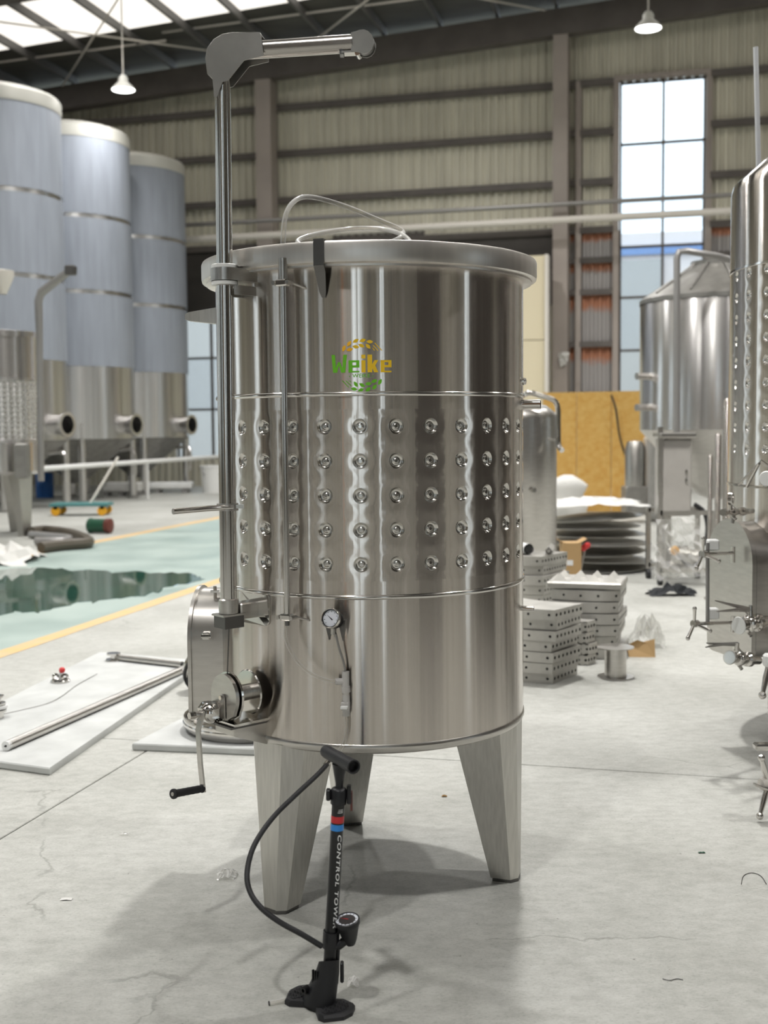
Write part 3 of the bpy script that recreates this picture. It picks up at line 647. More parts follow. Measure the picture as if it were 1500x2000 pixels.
# --- winch on its bracket
wc = at(448, 1358, Mp.y + .0)
wn = MB(); pl = []
for a in range(-35, 200, 12): pl.append((.075 * math.cos(R_(a)), .075 * math.sin(R_(a))))
pl += [(-.085, -.060), (-.050, -.076), (.02, -.078), (.055, -.06)]
wn.prism(pl, wc - er * .004, et, Z, er, .008)
winch = wn.build('winch', 'polished_steel', tank, 30)
for k in (.018,): MB().prism([(x * .93, y * .93) for x, y in pl], wc + er * .010, et, Z, er, .012).build('gear_cover', 'satin_steel', winch, 30)
MB().cyl(wc - er * .005, wc - er * .074, .026, n=20).build('cable_drum', 'satin_steel', winch)
MB().lathe([(0, 0), (.069, 0), (.072, .004), (.069, .008), (0, .008)], 32, wc - er * .078, er).build('drum_flange', 'polished_steel', winch)
MB().box(wc - er * .042 - Z * .083, (.135, .125, .008), rotm).build('winch_base', 'polished_steel', winch, 0)
gb = wc + er * .050 - et * .040 - Z * .052
MB().bbox(gb, (.058, .075, .062), .016, rotm).build('gear_box', 'polished_steel', winch, 40)
MB().prism([(-.012, -.035), (.012, -.035), (.012, .03), (.006, .042), (-.006, .042), (-.012, .03)], wc + er * .024 - et * .0 - Z * .035, et, Z, er, .004).build('winch_bracket', 'satin_steel', winch, 0)
for dx, dz in ((.0, -.003), (-.055, -.03), (-.02, -.075)): MB().cyl(wc + er * .02 + et * dx + Z * dz, wc + er * .036 + et * dx + Z * dz, .008, n=6).build('bolt', 'polished_steel', winch)
hub = gb + er * .03
MB().cyl(gb, hub + er * .030, .0105, n=14).build('crank_shaft', 'satin_steel', winch)
MB().cyl(hub + er * .024, hub + er * .044, .012, n=6).build('shaft_nut', 'polished_steel', winch)
Yh = (hub + er * .018).y
ca = [at(395, 1388, Yh), at(393, 1402, Yh), at(387, 1426, Yh - .01), at(391, 1490, Yh - .014), at(397, 1546, Yh - .018)]
mb = MB(); wv = et * .0115
for p_ in ca: mb.v += [p_ - wv - er * .003, p_ + wv - er * .003, p_ + wv + er * .003, p_ - wv + er * .003]
mb.f = [(4 * i + j, 4 * i + (j + 1) % 4, 4 * i + 4 + (j + 1) % 4, 4 * i + 4 + j) for i in range(4) for j in range(4)] + [(0, 1, 2, 3), (16, 17, 18, 19)]
mb.build('crank_arm', 'satin_steel', winch, 25)
g0 = at(396, 1540, Yh - .018); g1 = at(337, 1551, Yh - .125); dg = (g1 - g0).normalized(); Lg = (g1 - g0).length
pf = [(0, 0), (.012, 0), (.0135, .004), (.0105, .010)] + [(.0115 + (.0008 if i % 2 else 0), .014 + i * (Lg - .03) / 10) for i in range(11)] + [(.0155, Lg - .009), (.0155, Lg - .002), (.013, Lg), (.006, Lg)]
MB().lathe(pf, 18, g0, dg).build('crank_grip', 'black_rubber', winch, 50)
MB().cyl(g0, g1 + dg * .001, .006, n=10).build('grip_spindle', 'satin_steel', winch)
# bracket of the winch: shelf and wedge to the shell
bt = wc - Z * .089
MB().box(bt - er * .045 - Z * .003, (.16, .115, .006), rotm).build('winch_shelf', 'dark_steel', tank, 0)
for s in (-1, 1):
    MB().prism([(.02, -.004), (-.14, -.004), (-.14, -.075), (-.10, -.075), (.02, -.030)], bt + et * s * .052, er, Z, et, .004).build('winch_bracket_plate', 'satin_steel', tank, 0)
MB().prism([(.02, -.004), (.016, -.004), (.016, -.03), (.02, -.03)], bt - et * .052, er, Z, et, .106).build('winch_bracket_plate', 'satin_steel', tank, 0)
# --- arched side manway: neck, flange, hinge box, bolts
nd = Vector((-.995, .10, 0)).normalized(); ns = Vector((-nd.y, nd.x, 0)); 
nc = TC + nd * .40; zt_, zb2 = .99, .555; hw = .165
arch = arc(0, zt_ - hw, hw, 0, 180, 18) + arc(-hw + .04, zb2 + .04, .04, 180, 270, 4) + arc(hw - .04, zb2 + .04, .04, 270, 360, 4)
def ringprism(name, m, poly, t, d0, d1, par):
    n = len(poly); cx, cz = 0, sum(y for _, y in poly) / n
    inn = [((x) * (1 - t / hw), cz + (y - cz) * (1 - t / .22)) for x, y in poly]; mb = MB()
    for d, pp in ((d0, poly), (d1, poly), (d1, inn), (d0, inn)): mb.v += [nc + nd * d + ns * x + Z * y for x, y in pp]
    mb.f = [(k * n + i, k * n + (i + 1) % n, ((k + 1) % 4) * n + (i + 1) % n, ((k + 1) % 4) * n + i) for k in range(4) for i in range(n)]
    return mb.build(name, m, par, 30)
ringprism('manway_neck', 'satin_steel', arch, .006, .05, .205, tank)
fl_ = [(x * 1.05, .775 + (y - .775) * 1.04) for x, y in arch]
MB().prism([(x, y) for x, y in fl_], nc + nd * .205, ns, Z, nd, .012).build('manway_door', 'satin_steel', tank, 30)
hb = at(403, 1241, 3.87)
MB().bbox(hb, (.026, .03, .024), .003).build('hinge_box', 'polished_steel', tank, 0)
MB().cyl(hb - Vector((.014, .02, 0)), hb - Vector((-.018, .02, 0)), .006, n=8).build('hinge_pin', 'polished_steel', tank)
tb = at(420, 1162, 4.05); MB().cyl(tb - Z * .02, tb + Z * .03, .006, n=8).build('wing_bolt', 'polished_steel', tank)
MB().box(tb + Z * .012, (.03, .012, .008)).build('bolt_clip', 'polished_steel', tank, 0)
# --- lid lug at the far left, tapered
a_, b_ = at(432, 617, 4.13), at(362, 619, 4.13)
mb = MB()
for p_, hz, hy in ((a_, .030, .018), (b_ + (a_ - b_) * .12, .015, .014), (b_, .009, .009)):
    mb.v += [p_ + Vector((0, sy * hy, sz * hz)) for sy, sz in ((-1, -1), (1, -1), (1, 1), (-1, 1))]
mb.f = [(4 * i + j, 4 * i + (j + 1) % 4, 4 * i + 4 + (j + 1) % 4, 4 * i + 4 + j) for i in range(2) for j in range(4)] + [(0, 1, 2, 3), (8, 9, 10, 11)]
mb.build('lifting_lug', 'brushed_leg', tank, 30)
# --- bent strap hanging over the rim
sp = surf(622, 500, .046 + .004); sn = nrm(sp); stt = Vector((-sn.y, sn.x, 0))
mb = MB(); pts = [(2.108, .545), (2.108, .574), (2.03, .574), (2.012, .560), (1.955, .536), (1.94, .528)]; wd = [.016, .016, .016, .016, .010, .005]
for (z, r), w_ in zip(pts, wd):
    for s in (-1, 1): mb.v.append(TC + sn * r + stt * s * w_ + Z * z)
mb.f = [(2 * i, 2 * i + 1, 2 * i + 3, 2 * i + 2) for i in range(len(pts) - 1)]
so = mb.build('rim_strap', 'dark_steel', tank, 0).modifiers.new('thick', 'SOLIDIFY'); so.thickness = .004
# --- ports on the right side
for px, py, r, l in ((1003, 789, .0165, .062), (1010, 1195, .009, .04)):
    s0 = surf(px, py, 0); n_ = Vector((.97, -.24, 0)).normalized(); s1 = TC + n_ * (TR + l) + Z * s0.z
    MB().lathe([(r * .8, -.07), (r, -.07), (r, l), (r * .8, l), (r * .8, 0), (0, 0)], 20, TC + n_ * TR + Z * s0.z, n_).build('port_stub', 'polished_steel', tank)
MB().lathe([(.010, -.01), (.013, .0), (.010, .012), (0, .014)], 14, cyl_pt(R_(-12), surf(1000, 742).z, TR), (.97, -.2, 0)).build('port_plug', 'polished_steel', tank)
# --- air line: steel tube held by two clamps
ta = surf(553, 545, .045); tb_ = surf(561, 1200, .045); td = (tb_ - ta)
MB().cyl(ta + td * -.01, tb_ + td * .0, .0095, n=16).build('air_tube', 'polished_steel', tank)
tt0 = at(553, 503, ta.y); MB().lathe([(.0085, 0), (.0135, 0), (.0135, (tt0.z - ta.z)), (.0085, (tt0.z - ta.z))], 16, ta - Z * .002).build('tube_socket', 'satin_steel', tank)
for q in (ta - Z * .012, tb_ - Z * .008):
    n_ = nrm(q); s_ = Vector((-n_.y, n_.x, 0)); rm = Matrix((n_, s_, Z)).transposed()
    cl = MB().bbox(q + n_ * .004, (.026, .040, .020), .004, rm).build('pipe_clamp', 'polished_steel', tank, 0)
    for s in (-1, 1): MB().cyl(q + s_ * s * .024 + n_ * .020, q + s_ * s * .024 - n_ * .012, .0065, n=8).build('clamp_screw', 'satin_steel', cl)
    MB().cyl(q + s_ * .024 - n_ * .01, q - n_ * .048 + s_ * .05 - Z * .014, .004, n=8).build('clamp_stay', 'satin_steel', cl)
MB().cyl(tb_ - Z * .018, tb_ - Z * .034, .0075, n=12).build('tube_tail', 'dark_steel', tank)
# --- clear branch hose to the grey push fittings
hp = [tb_ - Z * .03, surf(557, 1240, .048), surf(566, 1268, .05), surf(585, 1297, .05), surf(612, 1318, .045), surf(640, 1329, .035), surf(660, 1331, .028)]
MB().tube(smooth_path(hp, 5), .0055, 10).build('branch_hose', 'clear_hose', tank)
fx = lambda px, py, o=.024: surf(px, py, o)
n_ = nrm(fx(674, 1330)); s_ = Vector((-n_.y, n_.x, 0)); rm = Matrix((s_, n_, Z)).transposed()
MB().cyl(fx(675, 1311), fx(675, 1348), .0115, n=16).build('tee_fitting', 'grey_plastic', tank)
MB().cyl(fx(656, 1331), fx(673, 1331), .0105, n=16).build('tee_branch', 'grey_plastic', tank)
MB().cyl(fx(675, 1340), fx(676, 1352), .0135, n=16).build('tee_collar', 'grey_plastic', tank)
MB().cyl(fx(676, 1350), fx(676, 1360), .0105, n=16).build('metal_union', 'satin_steel', tank)
MB().cyl(fx(676, 1357), fx(676, 1398), .0115, n=16).build('valve_body', 'grey_plastic', tank)
vb = MB().bbox(fx(675, 1378), (.026, .024, .026), .003, rm).build('valve_block', 'grey_plastic', tank, 0)
MB().bbox(fx(672, 1382, .042), (.022, .014, .010), .002, rm).build('valve_tab', 'white_plastic', vb, 0)
MB().tube(smooth_path([fx(676, 1396), fx(677, 1420), fx(674, 1445, .03), fx(664, 1465, .04), fx(650, 1482, .05), at(640, 1492, 3.45)], 5), .0058, 10).build('feed_hose', 'clear_hose', tank)
MB().tube(smooth_path([surf(655, 1235, .05), surf(662, 1265, .04), surf(670, 1290, .03), fx(675, 1312)], 5), .0036, 8).build('gauge_tube', 'pipe_grey', tank)
# --- round pressure gauge on a V bracket
gc = surf(647, 1208, .075); gx = Vector((-.42, -.86, .30)).normalized()
gg = MB().lathe([(0, -.034), (.014, -.034), (.026, -.030), (.028, -.018), (.028, 0), (.030, 0), (.0305, .006), (.029, .008), (.0262, .008), (.0255, .001), (0, .001)], 32, gc, gx).build('pressure_gauge', 'black_plastic', tank, 30)
MB().lathe([(.0262, .0075), (.029, .0085), (.0310, .006), (.0305, -.004)], 32, gc, gx).build('gauge_bezel', 'polished_steel', gg, 50)
MB().lathe([(0, .003), (.0255, .003)], 32, gc, gx).build('gauge_dial', 'dial_white', gg)
gx1 = gx.cross(Z).normalized() * -1; gy1 = gx1.cross(gx) * -1
if gy1.z < 0: gy1 = -gy1
if gx1.x < 0: gx1 = -gx1
def on_dial(x, y, h=.0036): return gc + gx1 * x + gy1 * y + gx * h
for k in range(9):
    a = R_(225 - k * 33.75); r0, r1 = .019, .0225; d_ = Vector((math.cos(a), math.sin(a), 0)); t_ = Vector((-d_.y, d_.x, 0)) * .0007
    MB().add([on_dial(*(d_ * r + t_ * s).xy) for r in (r0, r1) for s in (-1, 1)], [(0, 1, 3, 2)]).build('dial_tick', 'black_plastic', gg, 0)
a = R_(145); d_ = Vector((math.cos(a), math.sin(a), 0)); t_ = Vector((-d_.y, d_.x, 0))
MB().add([on_dial(*q.xy, .0042) for q in (d_ * .019, t_ * .0014, d_ * -.008 + t_ * .002, d_ * -.008 - t_ * .002, t_ * -.0014)], [(0, 1, 2, 3, 4)]).build('dial_needle', 'black_plastic', gg, 0)
MB().cyl(gc - gx * .012 - Z * .028, gc - gx * .012 - Z * .046, .008, n=8).build('gauge_stem', 'satin_steel', gg)
for x0 in (-.025, .022):
    q = gc - gx * .026; e_ = gx1
    MB().add([q + e_ * (x0 - .014), q + e_ * (x0 + .012), q + e_ * (x0 + .002) - Z * .062, q + e_ * (x0 - .014) - nrm(q) * .03, q + e_ * (x0 + .012) - nrm(q) * .03, q + e_ * (x0 + .002) - Z * .066 - nrm(q) * .022], [(0, 1, 2), (3, 4, 5), (0, 3, 5, 2), (1, 4, 5, 2), (0, 1, 4, 3)]).build('gauge_bracket', 'dark_steel', gg, 0)
# --- coiled clear hose above the rim
hp = [(553, 515, 3.66), (553, 470, 3.66), (557, 425, 3.68), (570, 398, 3.72), (592, 385, 3.78), (625, 388, 3.84), (680, 405, 3.92), (740, 430, 3.98), (780, 447, 4.02), (787, 458, 4.0), (770, 470, 3.92), (735, 480, 3.86), (680, 489, 3.82), (620, 488, 3.84), (588, 479, 3.88), (583, 469, 3.94), (610, 459, 4.02), (650, 451, 4.1), (700, 446, 4.16), (750, 448, 4.12), (782, 457, 4.0), (798, 468, 3.9), (803, 482, 3.82), (806, 505, 3.82), (800, 520, 3.9)]
tag(MB().tube(smooth_path([at(*q) for q in hp], 6), .0078, 12).build('air_hose', 'clear_hose'), 'clear plastic hose looped above the rim of the main tank', 'hose')
hp = [(583, 474, 3.9), (612, 464, 4.0), (660, 454, 4.12), (720, 449, 4.16), (775, 455, 4.05), (793, 466, 3.9), (770, 478, 3.84), (700, 488, 3.82), (620, 485, 3.85), (590, 480, 3.88)]
# --- printed emblem and lettering wrapped on the shell
lp = surf(706, 713); la = math.atan2(lp.y - TC.y, lp.x - TC.x); lz = lp.z
SCL = 3.562 / 2300
def wrap(x, y, h=.0008): return cyl_pt(la + (x * SCL) / TR, lz - y * SCL, TR + h)
def decal(name, m, polys, parent=tank, step=6, label=None):
    bm = bmesh.new()
    for poly in polys:
        bm.faces.new([bm.verts.new((x, y, 0)) for x, y in poly])
    x0 = min(v.co.x for v in bm.verts); x1 = max(v.co.x for v in bm.verts); x = x0 + step
    while x < x1:
        bmesh.ops.bisect_plane(bm, geom=bm.verts[:] + bm.edges[:] + bm.faces[:], plane_co=(x, 0, 0), plane_no=(1, 0, 0)); x += step
    bmesh.ops.triangulate(bm, faces=bm.faces[:]); bm.verts.ensure_lookup_table(); bm.verts.index_update()
    mb = MB(); mb.v = [wrap(v.co.x, v.co.y) for v in bm.verts]; mb.f = [tuple(v.index for v in f.verts) for f in bm.faces]; bm.free()
    return mb.build(name, m, parent, 0, label=label)
LX = lambda zx: (zx / 1500 * 220 + 600) - 706          # from the zoomed crop to pixels about the emblem centre
LY = lambda zy: (zy / 955 * 140 + 640) - 713
def zp(*pp): return [(LX(a), LY(b)) for a, b in pp]
emblem = decal('emblem', 'logo_green', [zp((322, 360), (370, 360), (388, 500), (420, 455), (458, 590), (505, 590), (530, 360), (482, 360), (468, 500), (440, 425), (405, 425), (395, 440), (440, 425), (410, 520), (388, 595), (343, 595))][:0] or
    [zp((322, 360), (370, 360), (385, 595), (343, 595)), zp((385, 595), (381, 535), (410, 455), (435, 455), (405, 555), (398, 595)), zp((410, 455), (440, 455), (470, 545), (464, 595), (452, 595)), zp((482, 360), (530, 360), (505, 595), (464, 595))], label='green wheat and lettering emblem')
def glyph_e(x0, x1): 
    t = 52
    return [zp((x0, 435), (x0 + t, 435), (x0 + t, 595), (x0, 595)), zp((x0 + t, 435), (x1, 435), (x1, 462), (x0 + t, 462)), zp((x1 - 42, 462), (x1, 462), (x1, 530), (x1 - 42, 530)), zp((x0 + t, 500), (x1 - 42, 500), (x1 - 42, 530), (x0 + t, 530)), zp((x0 + t, 575), (x1, 575), (x1, 595), (x0 + t, 595))]
decal('letter', 'logo_green', glyph_e(550, 695), emblem)
decal('letter', 'logo_yellow', [zp((722, 362), (776, 362), (776, 412), (722, 412)), zp((722, 435), (776, 435), (776, 595), (722, 595))], emblem)
decal('letter', 'logo_yellow', [zp((802, 362), (864, 362), (864, 595), (802, 595)), zp((864, 490), (895, 435), (945, 435), (905, 505)), zp((864, 490), (905, 505), (945, 595), (890, 595), (864, 540))], emblem)
decal('letter', 'logo_yellow', glyph_e(975, 1120), emblem)
def leaf(cx, cy, ln, wd, a):
    pts = []
    for k in range(8):
        t = k / 7; pts.append((ln * (t - .5), wd * math.sin(math.pi * t) * .5))
    for k in range(1, 7):
        t = 1 - k / 7; pts.append((ln * (t - .5), -wd * math.sin(math.pi * t) * .5))
    c_, s_ = math.cos(R_(a)), math.sin(R_(a)); return zp(*[(cx + x * c_ - y * s_, cy + x * s_ + y * c_) for x, y in pts])
for cx, cy, a, k in ((492, 275, -70, 1), (562, 215, -50, 1), (650, 180, -28, 0), (742, 175, -15, 0), (835, 193, 5, 0), (568, 293, -12, 1), (650, 257, 8, 0), (725, 243, 25, 0), (812, 252, 45, 0)):
    decal('wheat_leaf', 'logo_orange' if k else 'logo_yellow', [leaf(cx, cy, 92, 46, a)], emblem)
for x0, y0, x1, y1 in ((895, 210, 1000, 308), (872, 240, 950, 310), (866, 275, 905, 308)):
    decal('wheat_beard', 'logo_yellow', [zp((x0, y0), (x0 + 12, y0 - 3), (x1, y1), (x1 - 14, y1))], emblem)
for cx, cy, a in ((645, 750, 55), (728, 762, 30), (812, 745, -5), (890, 710, -20), (965, 722, -60), (622, 812, 10), (712, 826, -22), (808, 818, -35), (893, 788, -50)):
    decal('wheat_leaf', 'logo_green', [leaf(cx, cy, 90, 46, a)], emblem)
for x0, y0, x1, y1 in ((458, 700, 560, 790), (505, 700, 590, 768), (550, 700, 590, 722)):
    decal('wheat_beard', 'logo_green', [zp((x0, y0), (x0 + 14, y0), (x1, y1), (x1 - 12, y1))], emblem)
def text_faces(body, size, shear=0.0, font_space=1.0, bold=0.0):
    cu = bpy.data.curves.new('txt', 'FONT'); cu.body = body; cu.size = size; cu.shear = shear; cu.space_character = font_space; cu.resolution_u = 3; cu.offset = bold
    o = bpy.data.objects.new('txt', cu); COL.objects.link(o); bpy.context.view_layer.update()
    me = bpy.data.meshes.new_from_object(o.evaluated_get(bpy.context.evaluated_depsgraph_get()))
    vs2 = [v.co.copy() for v in me.vertices]; fs2 = [tuple(p_.vertices) for p_ in me.polygons]
    bpy.data.objects.remove(o); bpy.data.curves.remove(cu); bpy.data.meshes.remove(me); return vs2, fs2
tv, tf = text_faces('- WEIKE -', 10.5, font_space=1.02, bold=.12); mx = max(v.x for v in tv)
mb = MB(); mb.v = [wrap(v.x * 48.5 / mx - 25, LY(660) - v.y * .95) for v in tv]; mb.f = tf; mb.build('lettering', 'logo_green', emblem, 0)
# ================================================================== FLOOR PUMP
PY = 3.06
pump = thing('floor_pump', 'black upright bicycle floor pump with T handle, red and blue bands and gauge', 'pump', fl(632, 1962))
pa, pb = at(643, 1900, PY), at(661, 1566, PY); ax = (pb - pa).normalized()
PR = .0172
MB().cyl(pa - ax * .05, pb, PR, n=28).build('pump_barrel', 'black_paint', pump)
def on_ax(py): return at(643 + (661 - 643) * (1900 - py) / 334, py, PY)
def sleeve(name, m, y0, y1, r0, r1=None, par=pump): return MB().lathe([(PR - .001, 0), (r0, 0), (r1 or r0, (on_ax(y0) - on_ax(y1)).length), (PR - .001, (on_ax(y0) - on_ax(y1)).length)], 28, on_ax(y1), ax).build(name, m, par, 40)
sleeve('red_band', 'red_paint', 1592, 1605, PR + .0004); sleeve('blue_band', 'blue_paint', 1608, 1620, PR + .0004)
cap = MB().lathe([(PR, -.004), (PR + .004, -.002), (PR + .005, .035), (PR + .001, .040), (.010, .042)], 24, on_ax(1568), ax).build('barrel_cap', 'black_plastic', pump, 40)
cq = on_ax(1552)
for s, nm in ((-1, 'hose_clip'), (1, 'hose_clip')):
    MB().bbox(cq + Vector((s * .0275, -.004, .002)), (.012, .022, .03 if s < 0 else .05), .003).build(nm, 'black_plastic', cap, 0)
MB().box(cq + Vector((.033, .004, -.018)), (.006, .02, .05)).build('clip_lever', 'brown_red', cap, 0)
hc = at(664, 1483, PY); hA, hB = at(634, 1466, PY + .075), at(691, 1498, PY - .075)
MB().tube([on_ax(1552), on_ax(1530), at(663, 1512, PY), at(664, 1492, PY)], [.010, .0105, .015, .021], 18).build('handle_stem', 'black_plastic', pump, 40)
hd_ = (hB - hA).normalized(); Lh = (hB - hA).length
MB().lathe([(0, 0), (.012, .001), (.0165, .006), (.018, .02), (.0175, Lh * .4), (.019, Lh * .5), (.0175, Lh * .6), (.0185, Lh - .02), (.019, Lh), (.0155, Lh), (.0145, Lh - .02), (0, Lh - .022)], 22, hA, hd_).build('handle_bar', 'black_rubber', pump, 50)
# writing down the barrel
tdir = Vector((0, -1, 0)) - ax * (-ax.y); tdir.normalize(); tsd = ax.cross(tdir).normalized()
if tsd.x < 0: tsd = -tsd
def on_barrel(t_, s_, py0): # t_ metres down from py0, s_ metres to the right of the face
    a = s_ / PR; return on_ax(py0) - ax * t_ + (tdir * math.cos(a) + tsd * math.sin(a)) * (PR + .0005)
def barrel_text(body, py0, py1, h, s0, shear=.25):
    tv, tf = text_faces(body, 1.0, shear, 1.15, .02); x0, x1 = min(v.x for v in tv), max(v.x for v in tv); y1 = max(v.y for v in tv); y0 = min(v.y for v in tv); L = (on_ax(py0) - on_ax(py1)).length
    bm = bmesh.new(); bv = [bm.verts.new(v) for v in tv]
    for f in tf:
        try: bm.faces.new([bv[i] for i in f])
        except ValueError: pass
    for k in range(1, 6): bmesh.ops.bisect_plane(bm, geom=bm.verts[:] + bm.edges[:] + bm.faces[:], plane_co=(0, y0 + (y1 - y0) * k / 6, 0), plane_no=(0, 1, 0))
    bmesh.ops.triangulate(bm, faces=bm.faces[:]); bm.verts.index_update()
    mb = MB(); mb.v = [on_barrel((v.co.x - x0) / (x1 - x0) * L, s0 + (v.co.y - y0) / (y1 - y0) * h, py0) for v in bm.verts]; mb.f = [tuple(v.index for v in f.verts) for f in bm.faces]; bm.free()
    mb.build('lettering', 'white_print', pump, 0)
barrel_text('CONTROL TOWER', 1627, 1808, .0112, .0035)
for k in range(3):
    mb = MB(); t0 = .004 * k
    for s_ in (0.002, .006, .010, .014 + .001 * k): mb.v += [on_barrel(t0 + (.0 if s_ > .01 else .001), s_ - .001 * k, 1577), on_barrel(t0 + .0022, s_ - .001 * k, 1577)]
    mb.f = [(2 * i, 2 * i + 1, 2 * i + 3, 2 * i + 2) for i in range(3)]; mb.build('stripe_mark', 'white_print', pump, 0)
# gauge at the side
sleeve('gauge_collar', 'black_plastic', 1818, 1850, PR + .005)
gq = at(678, 1798, PY - .012); gax = Vector((-.12, -.16, .97)).normalized()
gz = MB().lathe([(0, -.072), (.012, -.071), (.018, -.058), (.031, -.012), (.034, -.008), (.034, .004), (.031, .006), (.030, .002), (0, .002)], 28, gq, gax).build('pump_gauge', 'black_plastic', pump, 40)
MB().lathe([(0, .0035), (.0225, .0035)], 28, gq, gax).build('gauge_face', 'dial_dark', gz)
MB().lathe([(.0225, .0032), (.0300, .0032)], 28, gq, gax).build('gauge_scale', 'dial_white', gz)
g1_ = gax.orthogonal().normalized(); g2_ = gax.cross(g1_)
for k in range(14):
    a = R_(k * 24); d_ = g1_ * math.cos(a) + g2_ * math.sin(a); t_ = gax.cross(d_) * .001
    MB().add([gq + gax * .0042 + d_ * .023 + t_, gq + gax * .0042 + d_ * .023 - t_, gq + gax * .0042 + d_ * .0275 - t_, gq + gax * .0042 + d_ * .0275 + t_], [(0, 1, 2, 3)]).build('gauge_tick', 'black_plastic', gz, 0)
d_ = Vector((-.9, .3, 0)).normalized(); t_ = gax.cross(d_).normalized() * .0015
MB().add([gq + gax * .005 + d_ * .02, gq + gax * .005 + t_, gq + gax * .005 - d_ * .006, gq + gax * .005 - t_], [(0, 1, 2, 3)]).build('gauge_needle', 'red_paint', gz, 0)
MB().tube([on_ax(1845) + Vector((.010, -.004, 0)), (on_ax(1845) + gq) / 2 + Vector((0, 0, -.035)), gq - gax * .05], [.012, .012, .012], 12).build('gauge_arm', 'black_plastic', pump)
MB().cyl(on_ax(1850) + Vector((.020, .004, 0)), on_ax(1915) + Vector((.020, .004, -.01)), .0055, n=12).build('air_pipe', 'black_plastic', pump)
# foot
f1, f2 = fl(582, 1946), fl(664, 1984); fd = (f2 - f1).normalized(); fn = Vector((-fd.y, fd.x, 0)); fc = (f1 + f2) / 2
if fn.y < 0: fn = -fn
FS = 1.08
foot = [(-.098, .020), (-.080, .048), (-.045, .048), (-.030, .036), (.030, .036), (.045, .048), (.080, .048), (.098, .020), (.098, -.010), (.070, -.050), (.052, -.052), (.020, -.030), (-.020, -.030), (-.052, -.052), (-.070, -.050), (-.098, -.010)]
mb = MB(); n = len(foot)
for z, k in ((0, FS), (.010, FS), (.017, FS * .94)): mb.v += [fc + fd * (x * k) + fn * (y * k) + Z * z for x, y in foot]
mb.f = [tuple(range(n))[::-1], tuple(range(2 * n, 3 * n))] + [(k * n + i, k * n + (i + 1) % n, (k + 1) * n + (i + 1) % n, (k + 1) * n + i) for k in range(2) for i in range(n)]
base = mb.build('pump_foot', 'black_rubber', pump, 30)
for s in (-1, 1):
    pad = [(s * .090, .016), (s * .076, .040), (s * .048, .040), (s * .042, .0), (s * .054, -.042), (s * .066, -.042), (s * .090, -.008)]
    MB().prism(pad, fc + Z * .017, fd, fn, Z, .0018).build('tread_pad', 'black_rubber', base, 0)
    tr = MB()
    for i in range(8):
        for j in range(10):
            x = .046 + i * .0056; y = -.036 + j * .0082 + (.004 if i % 2 else 0)
            if (x > .08 and (y < -.012 or y > .028)) or (x < .052 and y < -.028) or y > .036: continue
            c_ = fc + fd * (s * x) + fn * y + Z * .0196; tr.box(c_, (.0052, .0024, .0022), Matrix.Rotation(math.atan2(fd.y, fd.x) + (.6 if (i + j) % 2 else -.6), 4, 'Z'))
    tr.build('tread_studs', 'black_rubber', base, 0, kind='stuff')
bb = on_ax(1905); mb = MB(); prof = [(-.052, .0, .040), (-.046, .03, .036), (-.035, .08, .030), (-.028, .115, .027)]
for wx, z, wy in prof:
    k = 16
    for i in range(k):
        a = 2 * math.pi * i / k; q = fc + (Vector((pa.x, pa.y, 0)) - Vector((fc.x, fc.y, 0))) * min(1, z / .1) + fd * (wx * math.cos(a)) + fn * (wy * math.sin(a)) + Z * (z + .012)
        if z > .1: q.z += .012 * math.cos(a + 2.5)
        mb.v.append(q)
k = 16; mb.f = [(r * k + i, r * k + (i + 1) % k, (r + 1) * k + (i + 1) % k, (r + 1) * k + i) for r in range(3) for i in range(k)] + [tuple(range(48, 64))]
boss = mb.build('foot_boss', 'black_plastic', pump, 50)
for dx in (-.011, -.003, .005):
    q = fc + (Vector((pa.x, pa.y, 0)) - Vector((fc.x, fc.y, 0))) * .7 - fn * .0275 - fd * (.010 - dx) + Z * .080
    MB().box(q, (.0035, .006, .05), Matrix.Rotation(math.atan2(fd.y, fd.x), 4, 'Z')).build('boss_slot', 'black_paint', boss, 0)
q = fc - fd * .022 - fn * .030 + Z * .048
MB().lathe([(.005, .006), (.011, .006), (.0115, -.01), (.004, -.01)], 16, q, -fn).build('boss_eyelet', 'black_paint', boss)
MB().bbox(on_ax(1900) + Vector((.034, .010, -.002)), (.010, .022, .055), .003).build('hose_holder', 'black_plastic', pump, 0)
hq = [(641, 1490, 3.44), (620, 1513, 3.38), (577, 1553, 3.30), (532, 1598, 3.22), (497, 1650, 3.15), (483, 1700, 3.10), (487, 1738, 3.06), (508, 1771, 3.03), (545, 1800, 3.01), (590, 1825, 3.01), (628, 1848, 3.03)]
MB().tube(smooth_path([at(*q) for q in hq], 6), .0075, 12).build('pump_hose', 'black_rubber', pump)
MB().cyl(at(646, 1482, 3.45), at(634, 1497, 3.425), .0088, n=12).build('hose_ferrule', 'polished_steel', pump)
